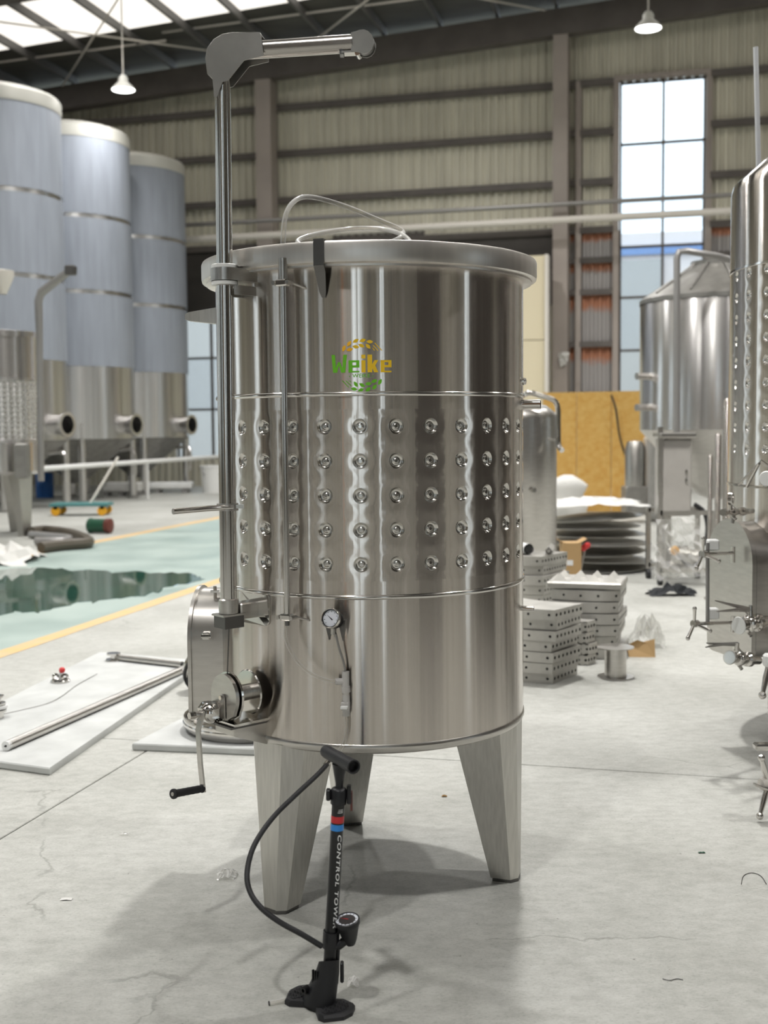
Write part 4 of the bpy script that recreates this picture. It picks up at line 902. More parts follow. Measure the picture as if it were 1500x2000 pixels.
# ================================================================== SMALL FLOOR LITTER
cl = thing('tube_offcut', 'short clear plastic tube offcut on the floor beside the pump foot', 'tube', fl(545, 1962))
p0, p1 = fl(525, 1964) + Z * .006, fl(568, 1955) + Z * .006
MB().tube([p0, (p0 + p1) / 2, p1], .006, 12, False).build('tube_wall', 'clear_hose', cl)
MB().lathe([(.0048, 0), (.0063, 0), (.0063, .002), (.0048, .002)], 14, p0, p1 - p0, closed=True).build('tube_end', 'gasket', cl)
def crumple(name, c, rx, ry, h, m, label, cat, n=9, seed=1, z0=0.0):
    rnd = random.Random(seed); mb = MB()
    for i in range(n + 1):
        for j in range(n + 1):
            x, y = 2 * i / n - 1, 2 * j / n - 1; k = max(0, 1 - (x * x + y * y) / 1.6)
            mb.v.append(c + Vector((x * rx * rnd.uniform(.85, 1.05), y * ry * rnd.uniform(.85, 1.05), z0 + h * (k * rnd.uniform(.25, 1.0)) + .002)))
    mb.f = [(i * (n + 1) + j, (i + 1) * (n + 1) + j, (i + 1) * (n + 1) + j + 1, i * (n + 1) + j + 1) for i in range(n) for j in range(n)]
    return tag(mb.build(name, m, None, 0), label, cat)
crumple('plastic_scrap', fl(444, 1712), .036, .04, .030, 'clear_film', 'crumpled clear plastic scrap on the floor left of the front leg', 'scrap', 8, 3)
crumple('plastic_scrap', fl(243, 1630), .022, .010, .008, 'clear_film', 'thin curl of clear plastic on the floor below the crank', 'scrap', 6, 4)
crumple('plastic_scrap', fl(130, 1757), .02, .010, .006, 'white_bag', 'tiny white plastic flake on the floor at far left', 'scrap', 5, 5)
crumple('plastic_scrap', fl(690, 1920), .016, .03, .02, 'clear_film', 'small clear plastic bag behind the pump foot', 'scrap', 6, 9)
crumple('brown_leaf', fl(868, 1556), .012, .008, .008, 'rust_spot', 'small brown leaf on the floor between the tank legs', 'litter', 4, 6)
crumple('green_chip', fl(1370, 1666), .013, .006, .006, 'green_paint', 'small dark green chip on the floor at right', 'litter', 4, 7)
def wire(pts, r, m, label):
    return tag(MB().tube(smooth_path([fl(*q) + Z * (r + .001) for q in pts], 5), r, 6).build('wire_scrap', m), label, 'wire')
wire([(1448, 1728), (1452, 1712), (1468, 1706), (1486, 1712), (1497, 1728)], .0012, 'dark_steel', 'thin dark wire curl on the floor at the right edge')
wire([(1294, 1913), (1308, 1916), (1322, 1913), (1334, 1915)], .0011, 'dark_steel', 'fine dark wire on the floor at lower right')
# ================================================================== LEFT FOREGROUND: foam boards and parts on them
TH = .035
def slab(name, corners, th, m, label, cat, z=0.0):
    n = len(corners); mb = MB(); b = .006; c = sum((Vector(q) for q in corners), Vector()) / n
    def inset(q, d): return q + (c - q).normalized() * d
    rows = [(0, b), (b, 0), (th - b, 0), (th, b)]
    for zz_, d in rows: mb.v += [Vector((inset(q, d).x, inset(q, d).y, z + zz_)) for q in corners]
    mb.f = [tuple(range(n))[::-1], tuple(range(3 * n, 4 * n))] + [(k * n + i, k * n + (i + 1) % n, (k + 1) * n + (i + 1) % n, (k + 1) * n + i) for k in range(3) for i in range(n)]
    return tag(mb.build(name, m, None, 30), label, cat)
tz = lambda px, py: zat(px, py, TH)
A_, B_, C_ = tz(195, 1273), tz(402, 1290), tz(97, 1500); D_ = A_ + (C_ - B_); D_ = C_ + (D_ - C_) * 1.0
slab('foam_board', [A_, D_, C_, B_], TH, 'foam', 'large white foam board on the floor carrying long steel tubes', 'board')
E1, E2, E3, E4 = tz(258, 1452), tz(392, 1383), tz(640, 1395), tz(520, 1463)
slab('foam_board', [E2, E1, E4, E3], TH, 'foam', 'smaller white foam board on the floor under the round lid behind the winch', 'board')
def lying_tube(p0, p1, r, name, m, label, z=TH, n=20):
    p0, p1 = zat(*p0, z + r), zat(*p1, z + r); t = thing(name, label, 'tube', Vector((p0.x, p0.y, z)))
    MB().tube([p0, p1], r, n, False).build('tube_body', m, t)
    MB().lathe([(r * .25, 0), (r, 0), (r, .02), (r * .9, .02)], n, p0 - (p1 - p0).normalized() * .003, p1 - p0).build('end_plug', 'white_plastic', t)
    return t
t = lying_tube((12, 1457), (372, 1301), .0235, 'steel_tube', 'satin_steel', 'long round steel tube lying diagonally on the large foam board')
q0 = zat(12, 1457, TH + .0235); MB().cyl(q0 + Vector((-.006, -.008, 0)), q0, .003, n=8).build('plug_hole', 'black_plastic', t)
t = thing('lifting_bar', 'short steel lifting bar with a wheel end at the back of the foam board', 'bar', zat(285, 1290, TH))
q0, q1 = zat(225, 1283, TH + .0225), zat(356, 1298, TH + .0225)
MB().cyl(q0, q1, .021, n=16).build('bar_body', 'satin_steel', t)
MB().cyl(q1, q1 + (q1 - q0).normalized() * .012, .017, n=12).build('bar_end', 'gasket', t)
MB().lathe([(0, 0), (.05, 0), (.052, .006), (.05, .012), (.02, .014), (.02, .04), (.045, .04), (.045, .05), (0, .05)], 20, zat(222, 1290, TH)).build('wheel_end', 'polished_steel', t)
t = thing('red_knob_clamp', 'small steel clamp with a red ball knob on the foam board', 'clamp', zat(118, 1330, TH))
c_ = zat(118, 1332, TH)
MB().lathe([(.026, 0), (.055, 0), (.058, .01), (.05, .018), (.028, .012)], 22, c_, closed=True).build('clamp_ring', 'polished_steel', t)
for s in (-1, 1): MB().tube(smooth_path([c_ + Vector((s * .04, 0, .012)), c_ + Vector((s * .042, 0, .04)), c_ + Vector((s * .02, 0, .045)), c_ + Vector((s * .008, 0, .03))], 4), .008, 8).build('clamp_arm', 'polished_steel', t)
MB().cyl(c_ + Z * .01, c_ + Z * .06, .008, n=10).build('knob_stem', 'white_plastic', t)
MB().sphere(c_ + Vector((.012, 0, .072)), .019).build('knob_ball', 'red_plastic', t)
t = thing('pipe_fitting', 'stack of steel pipe fittings on the foam board at the left edge', 'fitting', zat(2, 1400, TH))
c_ = zat(-4, 1402, TH)
MB().lathe([(0, 0), (.03, 0), (.03, .03), (.045, .032), (.045, .044), (.03, .046), (.03, .07), (.042, .072), (.042, .082), (.02, .084), (.02, .11), (.034, .112), (.034, .12), (0, .12)], 20, c_).build('fitting_body', 'polished_steel', t)
MB().lathe([(.04, .05), (.05, .052), (.05, .066), (.04, .068)], 20, c_).build('white_gasket', 'white_plastic', t)
tag(MB().tube(smooth_path([zat(*q, TH + .004) for q in ((8, 1394), (45, 1386), (92, 1374), (120, 1360), (150, 1338), (190, 1316))], 5), .0018, 6).build('thin_wire', 'pipe_grey'), 'thin grey wire lying curved across the large foam board', 'wire')
# steel lids on the small board behind the winch
t = thing('round_lid', 'round steel manway lid lying rim up on the small foam board', 'lid', zat(495, 1425, TH))
c_ = zat(492, 1420, TH); rr = (c_ - zat(362, 1420, TH)).length
MB().lathe([(0, .012), (rr - .05, .012), (rr - .02, .03), (rr - .012, .075), (rr, .078), (rr + .004, .066), (rr, .05), (rr - .004, .03), (rr - .02, .004), (0, .0)], 56, c_).build('lid_pan', 'polished_steel', t)
MB().lathe([(rr - .004, .052), (rr + .006, .05), (rr + .006, .04), (rr - .004, .038)], 56, c_).build('lid_bead', 'polished_steel', t)
t = thing('round_lid', 'steel lid standing on edge behind the side manway of the main tank', 'lid', fl(420, 1350))
c_ = at(415, 1300, 6.9); axl = Vector((-.35, .8, .5)).normalized()
MB().lathe([(0, 0), (.13, .0), (.155, .012), (.16, .05), (.168, .052), (.172, .04), (.166, .0), (.13, -.02), (0, -.02)], 40, c_ - Z * .03, axl).build('lid_pan', 'polished_steel', t)
MB().lathe([(.160, .012), (.176, .012), (.176, -.006), (.160, -.006)], 40, c_ - Z * .03, axl).build('lid_gasket', 'gasket', t)
MB().bbox(at(370, 1330, 6.85), (.03, .05, .05), .008).build('lid_latch', 'black_plastic', t)
# puddle
pq = [(-60, 1125), (0, 1113), (70, 1110), (150, 1114), (230, 1117), (300, 1119), (360, 1121), (395, 1128), (380, 1138), (320, 1147), (300, 1157), (230, 1170), (150, 1180), (90, 1192), (30, 1197), (-60, 1205)]
mb = MB(); pts = smooth_path([fl(*q) for q in pq] + [fl(*pq[0])], 5)[:-1]; pts = [q + Vector((random.uniform(-.05, .05), random.uniform(-.12, .12), 0)) for q in pts]; n = len(pts); mb.v = [q + Z * .0035 for q in pts] + [q + Z * .0012 + (q - fl(170, 1150)).normalized() * .02 for q in pts]
mb.f = [tuple(range(n))] + [(i, (i + 1) % n, n + (i + 1) % n, n + i) for i in range(n)]
tag(mb.build('water_puddle', 'puddle_water', None, 0), 'shallow water puddle on the green floor lane', 'puddle', kind='stuff')
# ================================================================== LEFT BACKGROUND
FR = 1.32; V1 = -13.35
def film_tank(u, label):
    c = B(u, V1); t = thing('fermenter_tank', label, 'tank', c, 'tall tanks wrapped in blue film')
    ztop, zcyl = 8.05, 1.36
    MB().lathe([(FR, zcyl), (FR, ztop - .05)], 64, c).build('tank_shell', 'far_steel', t)
    for a, b in ((2.92, 4.46), (4.55, 6.06), (6.15, ztop - .28)):
        MB().lathe([(FR + .001, a), (FR + .012, a), (FR + .012, b), (FR + .001, b)], 64, c).build('film_sheet', 'protective_film', t)
    MB().lathe([(FR + .02, ztop - .30), (FR + .03, ztop - .25), (FR + .03, ztop - .06), (FR - .02, ztop), (FR - .25, ztop + .08), (0, ztop + .22)], 64, c).build('tank_top', 'tank_insulation_top', t)
    MB().lathe([(FR, zcyl), (.20, .42), (.18, .36), (0, .36)], 48, c).build('tank_cone', 'matt_steel', t)
    for ang in (20, 110, 200, 290):
        d = Vector((math.cos(R_(ang)), math.sin(R_(ang)), 0)); q = c + d * (FR - .08)
        lg = MB().cyl(q, q + Z * 1.7, .085, n=14).build('leg', 'far_steel_pink', t); MB().lathe([(0, 0), (.13, 0), (.13, .03), (.085, .04)], 14, q).build('leg_plate', 'matt_steel', lg)
    md = (B(0, 1) * .97 + Vector((0, -1, 0)) * .16).normalized(); q = c + md * (FR - .02) + Z * 1.66
    mw = MB().lathe([(.20, 0), (.20, .30), (.245, .30), (.245, .35), (.185, .35), (.185, .02), (0, .02)], 32, q, md).build('manway_neck', 'far_steel_pink', t)
    MB().lathe([(0, .06), (.184, .06)], 32, q, md).build('manway_inside', 'gasket', mw)
    q = c + md * FR * .9 - Z * 0
    MB().tube(smooth_path([q + Z * 1.1, q + md * .28 + Z * 1.12, q + md * .38 + Z * 1.0, q + md * .38 + Z * .55], 4), .04, 10).build('drain_pipe', 'far_steel_pink', t)
    return t
film_tank(21.0, 'tall blue filmed steel tank nearest on the left, cut by the frame')
film_tank(23.98, 'tall blue filmed steel tank in the middle of the row of three')
film_tank(26.96, 'tall blue filmed steel tank farthest in the row of three')
q0, q1 = B(18.9, -11.65, .84), B(29.2, -11.65, .84)
t = thing('white_rail', 'thin white rail fixed across the legs of the filmed tanks', 'rail', Vector((q0.x, q0.y, 0)))
MB().cyl(q0, q1, .05, n=8).build('rail_tube', 'white_plastic', t)
for k in (.02, .5, .98):
    q = q0 + (q1 - q0) * k; MB().cyl(Vector((q.x, q.y, 0)), q, .03, n=8).build('rail_post', 'white_plastic', t)
# smaller dimpled tank at the left edge
c = at(0, 900, 17.6); c.z = 0; r = .60
t = thing('dimpled_tank', 'smaller dimpled steel tank at the left edge in front of the filmed tanks', 'tank', c)
zt_ = at(0, 652, 17.0).z; zb_ = at(0, 922, 17.0).z
MB().lathe([(r, zt_ - .62), (r, zt_ - .02), (r + .04, zt_ - .02), (r + .04, zt_ + .06), (r - .03, zt_ + .07), (.1, zt_ + .12), (0, zt_ + .12)], 48, c).build('upper_shell', 'far_steel_pink', t)
MB().lathe([(0, zb_ - .06), (r - .05, zb_ - .05), (r, zb_), (r, zb_ + .42)], 48, c).build('lower_shell', 'far_steel_pink', t)
dimple_cells(c, r, 12, 40, (zt_ - .66 - zb_ - .46) / 12, zb_ + .46 + (zt_ - .66 - zb_ - .46) / 24, 0, .024, zt_ - .62, zb_ + .42, .014, t, 'far_steel', 'polished_steel', 8, .002, arcs=range(20, 40))
for ang in (-35, -110, 85, 180):
    d = Vector((math.cos(R_(ang)), math.sin(R_(ang)), 0)); e = Vector((-d.y, d.x, 0)); mb = MB(); q = c + d * (r - .02)
    for wd, dp, z in ((.13, .26, zb_ + .1), (.07, .12, 0)): mb.v += [q + e * -wd + Z * z, q + e * wd + Z * z, q + e * wd - d * dp + Z * z, q - e * wd - d * dp + Z * z]
    mb.f = [(j, (j + 1) % 4, 4 + (j + 1) % 4, 4 + j) for j in range(4)] + [(0, 1, 2, 3), (4, 5, 6, 7)]; mb.build('leg', 'brushed_leg', t, 0)
q = at(76, 700, 17.2)
MB().tube([at(80, 940, 17.2), at(77, 660, 17.2), at(75, 588, 17.2), at(80, 572, 17.2), at(138, 527, 17.0)], [.05, .05, .06, .065, .055], 12).build('swing_mast', 'pipe_grey', t)
MB().bbox(at(138, 528, 17.0), (.16, .12, .14), .02).build('mast_head', 'dark_steel', t)
MB().lathe([(.05, 0), (.16, .25), (.16, .33), (0, .36)], 16, at(6, 575, 16.9)).build('hook_cap', 'pipe_white', t)
MB().bbox(at(44, 900, 16.9), (.20, .16, .5), .02).build('side_box', 'matt_steel', t)
# trolley, drum, hoses, sheet, barrel, bucket
o = fl(160, 1006); t = thing('trolley', 'low teal trolley with yellow wheels behind the green lane', 'trolley', o)
MB().box(o + Z * .20, (1.05, .5, .05)).build('deck', 'teal_paint', t, 0)
for x in (-.42, .42):
    for y in (-.2, .2): MB().cyl(o + Vector((x, y - .03, .09)), o + Vector((x, y + .03, .09)), .085, n=14).build('wheel', 'yellow_plastic', t)
    MB().box(o + Vector((x, 0, .15)), (.08, .46, .06)).build('axle_block', 'pipe_grey', t, 0)
MB().cyl(o + Vector((.15, 0, .2)), o + Vector((.62, .3, 1.05)), .025, n=8).build('pull_handle', 'pipe_white', t)
o = fl(200, 1041); t = thing('motor_drum', 'dark green drum with a red end lying on the floor', 'drum', o)
MB().lathe([(0, 0), (.10, 0), (.115, .02), (.115, .05), (.105, .06), (.105, .30), (0, .30)], 20, o + Vector((-.2, 0, .115)), (1, -.25, 0)).build('drum_body', 'green_paint', t)
MB().lathe([(.0, .0), (.112, .0), (.112, .07), (.09, .08), (0, .085)], 20, o + Vector((.08, -.07, .115)), (1, -.25, 0)).build('drum_end', 'brown_red', t)
hq = [(62, 1048), (90, 1045), (140, 1052), (170, 1064), (172, 1071), (140, 1074), (110, 1077), (80, 1081)]
tag(MB().tube(smooth_path([fl(*k) + Z * .075 for k in hq], 5), .07, 8).build('drain_hose', 'hose_dark'), 'thick dark hose curled on the floor by the white sheet at left', 'hose')
tag(MB().tube(smooth_path([fl(*k) + Z * .06 for k in ((60, 1052), (100, 1056), (135, 1060), (120, 1066), (70, 1066))], 5), .055, 8).build('drain_hose', 'pipe_grey'), 'grey hose loop inside the thick dark hose at left', 'hose')
crumple('plastic_sheet', fl(-8, 1096), .50, .6, .28, 'white_bag', 'crumpled white plastic sheet on the floor at the left edge', 'sheet', 10, 12)
tag(MB().lathe([(0, 0), (.19, 0), (.2, .02), (.2, .26), (.205, .28), (.2, .3), (.2, .56), (.19, .58), (0, .58)], 20, fl(88, 972)).build('plastic_barrel', 'blue_plastic'), 'small blue plastic barrel behind the tapered leg at left', 'barrel')
t = thing('white_bucket', 'white plastic bucket on the floor behind the mast', 'bucket', fl(418, 962))
MB().lathe([(0, 0), (.26, 0), (.32, .62), (.335, .62), (.335, .66), (.30, .66), (.25, .03), (0, .03)], 24, fl(418, 962)).build('bucket_body', 'white_plastic', t)
MB().tube([fl(418, 962) + Vector((-.33, 0, .6)), fl(418, 962) + Vector((-.2, -.25, .45)), fl(418, 962) + Vector((.2, -.25, .45)), fl(418, 962) + Vector((.33, 0, .6))], .012, 6).build('bucket_handle', 'pipe_grey', t)
# low stands and wrapped pallets between the far legs
for px, py, w_, h_, d_, m, lab in ((310, 962, 1.7, .16, .5, 'white_plastic', 'low white wrapped pallet under the middle filmed tank'), (240, 968, .9, .22, .5, 'white_bag', 'low wrapped bundle under the nearest filmed tank')):
    o = fl(px, py); t = thing('wrapped_pallet', lab, 'pallet', o)
    MB().bbox(o + Z * (h_ / 2 + .1), (w_, d_, h_), .03).build('wrapped_load', m, t)
    for x in (-.4, 0, .4): MB().box(o + Vector((x * w_, 0, .05)), (.1, d_, .1)).build('pallet_foot', 'pipe_grey', t, 0)
# ================================================================== RIGHT BACKGROUND
# OSB boards
o0, o1 = at(1060, 1003, 21.6), at(1262, 1003, 20.9); o0.z = o1.z = 0; zt_ = at(1160, 765, 21.2).z
dv = (o1 - o0); n3 = 3
for k in range(n3):
    a, b = o0 + dv * (k / n3 + .003), o0 + dv * ((k + 1) / n3 - .003); mid = (a + b) / 2
    lab = ('strand board panel leaning upright behind the dull tank, leftmost of three', 'strand board panel upright behind the pile of discs, middle of three', 'strand board panel upright beside the wrapped machine, rightmost of three')[k]
    tag(MB().box(mid + Z * (zt_ / 2), ((b - a).length, .03, zt_), Matrix.Rotation(math.atan2(dv.y, dv.x), 4, 'Z')).build('strand_board', 'osb', None, 0), lab, 'board', 'strand boards')
tag(MB().tube(smooth_path([at(1194, 772, 20.9), at(1203, 800, 20.85), at(1210, 850, 20.85), at(1220, 885, 20.85), at(1232, 905, 20.85)], 4), .018, 6).build('black_cable', 'black_rubber'), 'thin black cable hanging over the strand boards', 'cable')
# cream panel wall piece
cp = struct('trim_2')
pA, pB = wallY(985, 500, 28.6), wallY(1066, 500, 28.6); vA, vB = uv(pA)[1], uv(pB)[1]
for k in range(2):
    z0, z1 = (0, 3.6) if k == 0 else (3.62, pB.z)
    MB().box(B(28.6, (vA + vB) / 2, (z0 + z1) / 2), (vB - vA, .3, z1 - z0), BROT).build('cream_panel', 'cream_panel', cp, 0)
MB().box(B(28.5, vB + .05, pB.z / 2), (.08, .4, pB.z), BROT).build('cream_edge', 'pipe_white', cp, 0)
# dull tank behind the main tank on the right
c = at(985, 900, 9.95); c.z = 0; r = (at(1088, 900, 9.9).x - c.x) * 1.0
t = thing('buffer_tank', 'dull grey steel tank with bent overflow pipe half hidden behind the main tank', 'tank', c)
zt_ = at(1040, 803, 9.5).z; zb_ = .45
MB().lathe([(0, zb_ - .1), (r * .6, zb_ - .07), (r - .03, zb_ - .02), (r, zb_ + .02), (r, zt_ - .06), (r - .01, zt_ - .01), (r * .8, zt_ + .05), (r * .4, zt_ + .09), (0, zt_ + .1)], 56, c).build('tank_shell', 'satin_steel', t, 50)
ovp = [at(1030, 768, 9.6), at(1060, 774, 9.6), at(1080, 781, 9.6), at(1089, 794, 9.6), at(1090, 830, 9.6), at(1091, 868, 9.6), at(1098, 880, 9.55)]
MB().tube(smooth_path([at(1000, 790, 9.8)] + ovp, 4), .022, 10).build('overflow_pipe', 'polished_steel', t)
MB().cyl(at(1070, 858, 9.6), at(1088, 858, 9.6), .008, n=8).build('pipe_bracket', 'polished_steel', t)
q = surf(1040, 957, 0, c, r); MB().lathe([(.0, .03), (.02, .03), (.024, .0)], 14, q, (q - Vector((c.x, c.y, q.z)))).build('sample_port', 'polished_steel', t)
for a in (-90, 30, 150): d = Vector((math.cos(R_(a)), math.sin(R_(a)), 0)); MB().cyl(c + d * (r - .08), c + d * (r - .08) + Z * zb_, .04, n=10).build('leg', 'satin_steel', t)
# pile of shallow discs
rnd = random.Random(4); base_c = fl(1192, 1128); base_c.y += .80
for k in range(7):
    z = .02 + k * .088; R0 = .60 - .012 * k + rnd.uniform(-.03, .03); tl = Vector((rnd.uniform(-.03, .05) - .02 * k / 3, rnd.uniform(-.03, .03), 1)).normalized()
    cc = base_c + Vector((rnd.uniform(-.05, .05) - .01 * k, rnd.uniform(-.04, .04), z + .0))
    d_ = MB().lathe([(0, .055), (R0 * .5, .05), (R0 * .85, .03), (R0, 0.004), (R0, 0.0), (R0 * .97, -.004), (R0 * .84, .018), (R0 * .5, .038), (0, .043)], 48, cc, tl).build('steel_disc', 'brushed_leg', None, 50)
    nm = ('lowest', 'second', 'third', 'fourth', 'fifth', 'sixth', 'topmost')[k]
    tag(d_, f'shallow round steel tank end, {nm} from the floor in the pile of seven', 'tank end', 'pile of steel tank ends')
crumple('plastic_wrap', base_c + Z * .70 + Vector((-.06, 0, 0)), .56, .5, .09, 'white_bag', 'white plastic wrap draped over the pile of round steel tank ends', 'wrap', 12, 31)
# perforated curved segments
def holes_plate(mb, dk, p0, ex, ez, L, h, n, r, en):
    w_ = L / n
    for i in range(n):
        cx = (i + .5) * w_; o = len(mb.v); k = 8
        ring = [(cx + r * math.cos(2 * math.pi * (j + .5) / k), h / 2 + r * math.sin(2 * math.pi * (j + .5) / k)) for j in range(k)]
        out = []
        for j in range(k):
            a = 2 * math.pi * (j + .5) / k; s = min((w_ / 2) / abs(math.cos(a)), (h / 2) / abs(math.sin(a))); out.append((cx + s * math.cos(a), h / 2 + s * math.sin(a)))
        cor = [(cx + w_ / 2, h), (cx - w_ / 2, h), (cx - w_ / 2, 0), (cx + w_ / 2, 0)]
        P = lambda x, z, d=0.0: p0 + ex * x + ez * z - en * d
        mb.v += [P(*q) for q in ring] + [P(*q) for q in out] + [P(*q) for q in cor]
        mb.f += [(o + j, o + (j + 1) % k, o + k + (j + 1) % k, o + k + j) for j in range(k)]
        mb.f += [(o + k + 2 * j, o + 2 * k + j, o + k + 2 * j + 1) for j in range(4)]
        o2 = len(dk.v); dk.v += [P(*q) for q in ring] + [P(q[0], q[1], .02) for q in ring]
        dk.f += [(o2 + j, o2 + (j + 1) % k, o2 + k + (j + 1) % k, o2 + k + j) for j in range(k)] + [tuple(range(o2 + k, o2 + 2 * k))]
def segment_mesh(L, W, h, nf, ns, bulge):
    """local: front face along +x at y=0 bowing to -y, right end face along y"""
    body, dark = MB(), MB(); nx = 8
    fr = [(L * i / nx, -bulge * (1 - ((i / nx) * 2 - 1) ** 2)) for i in range(nx + 1)]
    bk_ = [(L * i / nx, W - bulge * (1 - ((i / nx) * 2 - 1) ** 2)) for i in range(nx + 1)]
    o = 0; body.v += [Vector((x, y, 0)) for x, y in fr] + [Vector((x, y, 0)) for x, y in bk_] + [Vector((x, y, h)) for x, y in fr] + [Vector((x, y, h)) for x, y in bk_]; m = nx + 1
    for i in range(nx):
        body.f += [(i, i + 1, m + i + 1, m + i), (2 * m + i, 3 * m + i, 3 * m + i + 1, 2 * m + i + 1), (m + i, m + i + 1, 3 * m + i + 1, 3 * m + i)]
        a, b = Vector((*fr[i], 0)), Vector((*fr[i + 1], 0)); e = (b - a)
        if i % 2 == 1: holes_plate(body, dark, a, e.normalized(), Z, e.length, h, 1, .0085, Vector((e.y, -e.x, 0)).normalized())
        else: body.f += [(i, i + 1, 2 * m + i + 1, 2 * m + i)]
    holes_plate(body, dark, Vector((L, 0, 0)), Vector((0, 1, 0)), Z, W, h, ns, .011, Vector((1, 0, 0)))
    body.f.append((0, m, 3 * m, 2 * m))
    return body.mesh('segment_body', 'cast_alu', Vector(), 0), dark.mesh('bolt_holes', 'gasket', Vector(), 0)
SEG = segment_mesh(.50, .34, .062, 0, 7, .05); SEG2 = segment_mesh(.46, .42, .070, 0, 9, .05)
ORD = ('lowest', 'second', 'third', 'fourth', 'fifth', 'sixth', 'seventh')
def seg_stack(p, rz, n, where, hh, meshes, rs):
    rn = random.Random(rs)
    for k in range(n):
        off = Vector((rn.uniform(-.015, .015), rn.uniform(-.015, .015), k * hh))
        nm = 'lowest' if k == 0 else ('topmost' if k == n - 1 else ORD[k] + ' from floor')
        t = thing('ring_segment', f'cast ring segment with bolt holes, {nm} in stack {where}', 'casting', p + off, 'stacked cast ring segments')
        t.rotation_euler = (0, 0, rz + rn.uniform(-.05, .05))
        for me in meshes:
            o_ = bpy.data.objects.new(me.name.split('.')[0], me); COL.objects.link(o_); o_.parent = t
            if me.name.startswith('bolt_holes'): o_['kind'] = 'stuff'
def corner_stack(px, py, ang, L, *a):      # the near right-hand corner stands at the given floor point
    rz = R_(ang); seg_stack(fl(px, py) - Matrix.Rotation(rz, 3, 'Z') @ Vector((L, 0, 0)), rz, *a)
corner_stack(1082, 1338, -36, .50, 7, 'nearest to the main tank', .066, SEG, 1)
corner_stack(1208, 1287, -17, .46, 6, 'behind the spool', .077, SEG2, 2)
SEG3 = segment_mesh(.17, .11, .068, 0, 3, .02)
corner_stack(1150, 1300, -38, .17, 4, 'between the two taller stacks', .072, SEG3, 3)
corner_stack(1062, 1238, -34, .46, 8, 'before the dull tank', .073, SEG2, 5)
# toothed top casting
cst = fl(1208, 1287) - Matrix.Rotation(R_(-17), 3, 'Z') @ Vector((.46, 0, 0)) + Z * (6 * .077); RT = Matrix.Rotation(R_(-17), 3, 'Z')
t = thing('toothed_casting', 'cast segment with triangular teeth lying on the stack behind the spool', 'casting', cst)
MB().bbox(cst + RT @ Vector((.23, .20, .022)), (.50, .44, .044), .008, Matrix.Rotation(R_(-17), 4, 'Z')).build('casting_plate', 'cast_alu', t)
for i in range(4):
    for j in range(2):
        q = cst + RT @ Vector((.06 + i * .113, .10 + j * .2, .044)); MB().add([q + RT @ Vector((-.05, -.05, 0)), q + RT @ Vector((.05, -.05, 0)), q + RT @ Vector((.0, .06, 0)), q + RT @ Vector((0, -.02, .05))], [(0, 1, 3), (1, 2, 3), (2, 0, 3), (0, 2, 1)]).build('tooth', 'cast_alu', t, 0)
# tubes and bars on the stack before the dull tank
o = fl(1062, 1238) + Z * (8 * .073) + Vector((-.14, .18, 0))
for k, (px, py, r_, lab) in enumerate(((1049, 1080, .042, 'open white steel tube end on top of the segments by the dull tank'), (1078, 1078, .028, 'square bar bundle on top of the segments by the dull tank'))):
    q = o + Vector((.04 + k * .15, -.08, r_)); t = thing('steel_tube', lab, 'tube', q - Z * r_)
    MB().tube([q, q + Vector((-.10 + .17 * k, .36, 0))], r_, 18 if k == 0 else 4, False).build('tube_wall', 'white_plastic' if k == 0 else 'cast_alu', t)
    MB().tube([q + Vector((0, .004, 0)), q + Vector((-.10 + .17 * k, .36, 0))], r_ * .72, 18 if k == 0 else 4, True).build('tube_bore', 'gasket' if k == 0 else 'cast_alu', t)
# spool
o = fl(1202, 1322); t = thing('flanged_spool', 'short flanged steel spool standing alone on the floor', 'spool', o)
rr = 35 * 7.36 / 2300; hh = .19
MB().lathe([(0, 0), (rr, 0), (rr, .006), (rr * .62, .006)], 32, o).build('spool_flange', 'satin_steel', t)
MB().lathe([(rr * .60, .006), (rr * .60, hh - .006)], 32, o).build('spool_barrel', 'satin_steel', t)
MB().lathe([(rr * .6, hh - .006), (rr, hh - .006), (rr, hh), (0, hh)], 32, o).build('spool_flange', 'satin_steel', t)
# flattened carton with clear bag, carton box, red tag, white sack
o = fl(1258, 1283); t = thing('carton_scrap', 'torn piece of brown cardboard beside the clear plastic bag', 'carton', o)
MB().add([o + Vector(q) for q in ((-.10, 0, 0), (.07, -.02, 0), (.075, .02, .12), (.02, .03, .09), (-.04, .03, .11), (-.11, .05, .07), (-.10, .03, 0), (.07, .04, 0), (.075, .05, .11), (-.11, .08, .06))], [(0, 1, 2, 3, 4, 5), (1, 7, 8, 2), (0, 5, 9, 6), (6, 7, 8, 9)]).build('carton_panel', 'cardboard', t, 0)
crumple('plastic_bag', fl(1248, 1274) + Vector((.10, .22, 0)), .12, .10, .26, 'clear_film', 'crumpled clear plastic bag beside the stack of segments and spool', 'bag', 9, 41)
o = fl(1117, 1150); t = thing('carton_box', 'small brown cardboard box in front of the pile of tank ends', 'box', o)
MB().bbox(o + Vector((0, .1, .22)), (.18, .2, .44), .004).build('box_body', 'cardboard', t, 0)
for s in (-1, 1): MB().box(o + Vector((s * .10, .1, .452)), (.10, .2, .004), Matrix.Rotation(s * -.5, 4, 'Y')).build('box_flap', 'cardboard', t, 0)
MB().box(o + Vector((-.02, -.002, .25)), (.06, .002, .05)).build('box_label', 'white_print', t, 0)
q = at(1143, 1068, 11.3); t = thing('hand_tool', 'red plastic handle poking out of the pile by the carton', 'handle', Vector((q.x, q.y, q.z - .05)))
MB().bbox(q, (.11, .05, .06), .02, Matrix.Rotation(-.6, 4, 'Y')).build('handle_grip', 'red_plastic', t)
MB().cyl(q, q + Vector((-.05, .1, -.35)), .012, n=8).build('handle_stem', 'pipe_grey', t)
o = fl(1108, 1010); rn = random.Random(6); mb = MB(); NN = 14
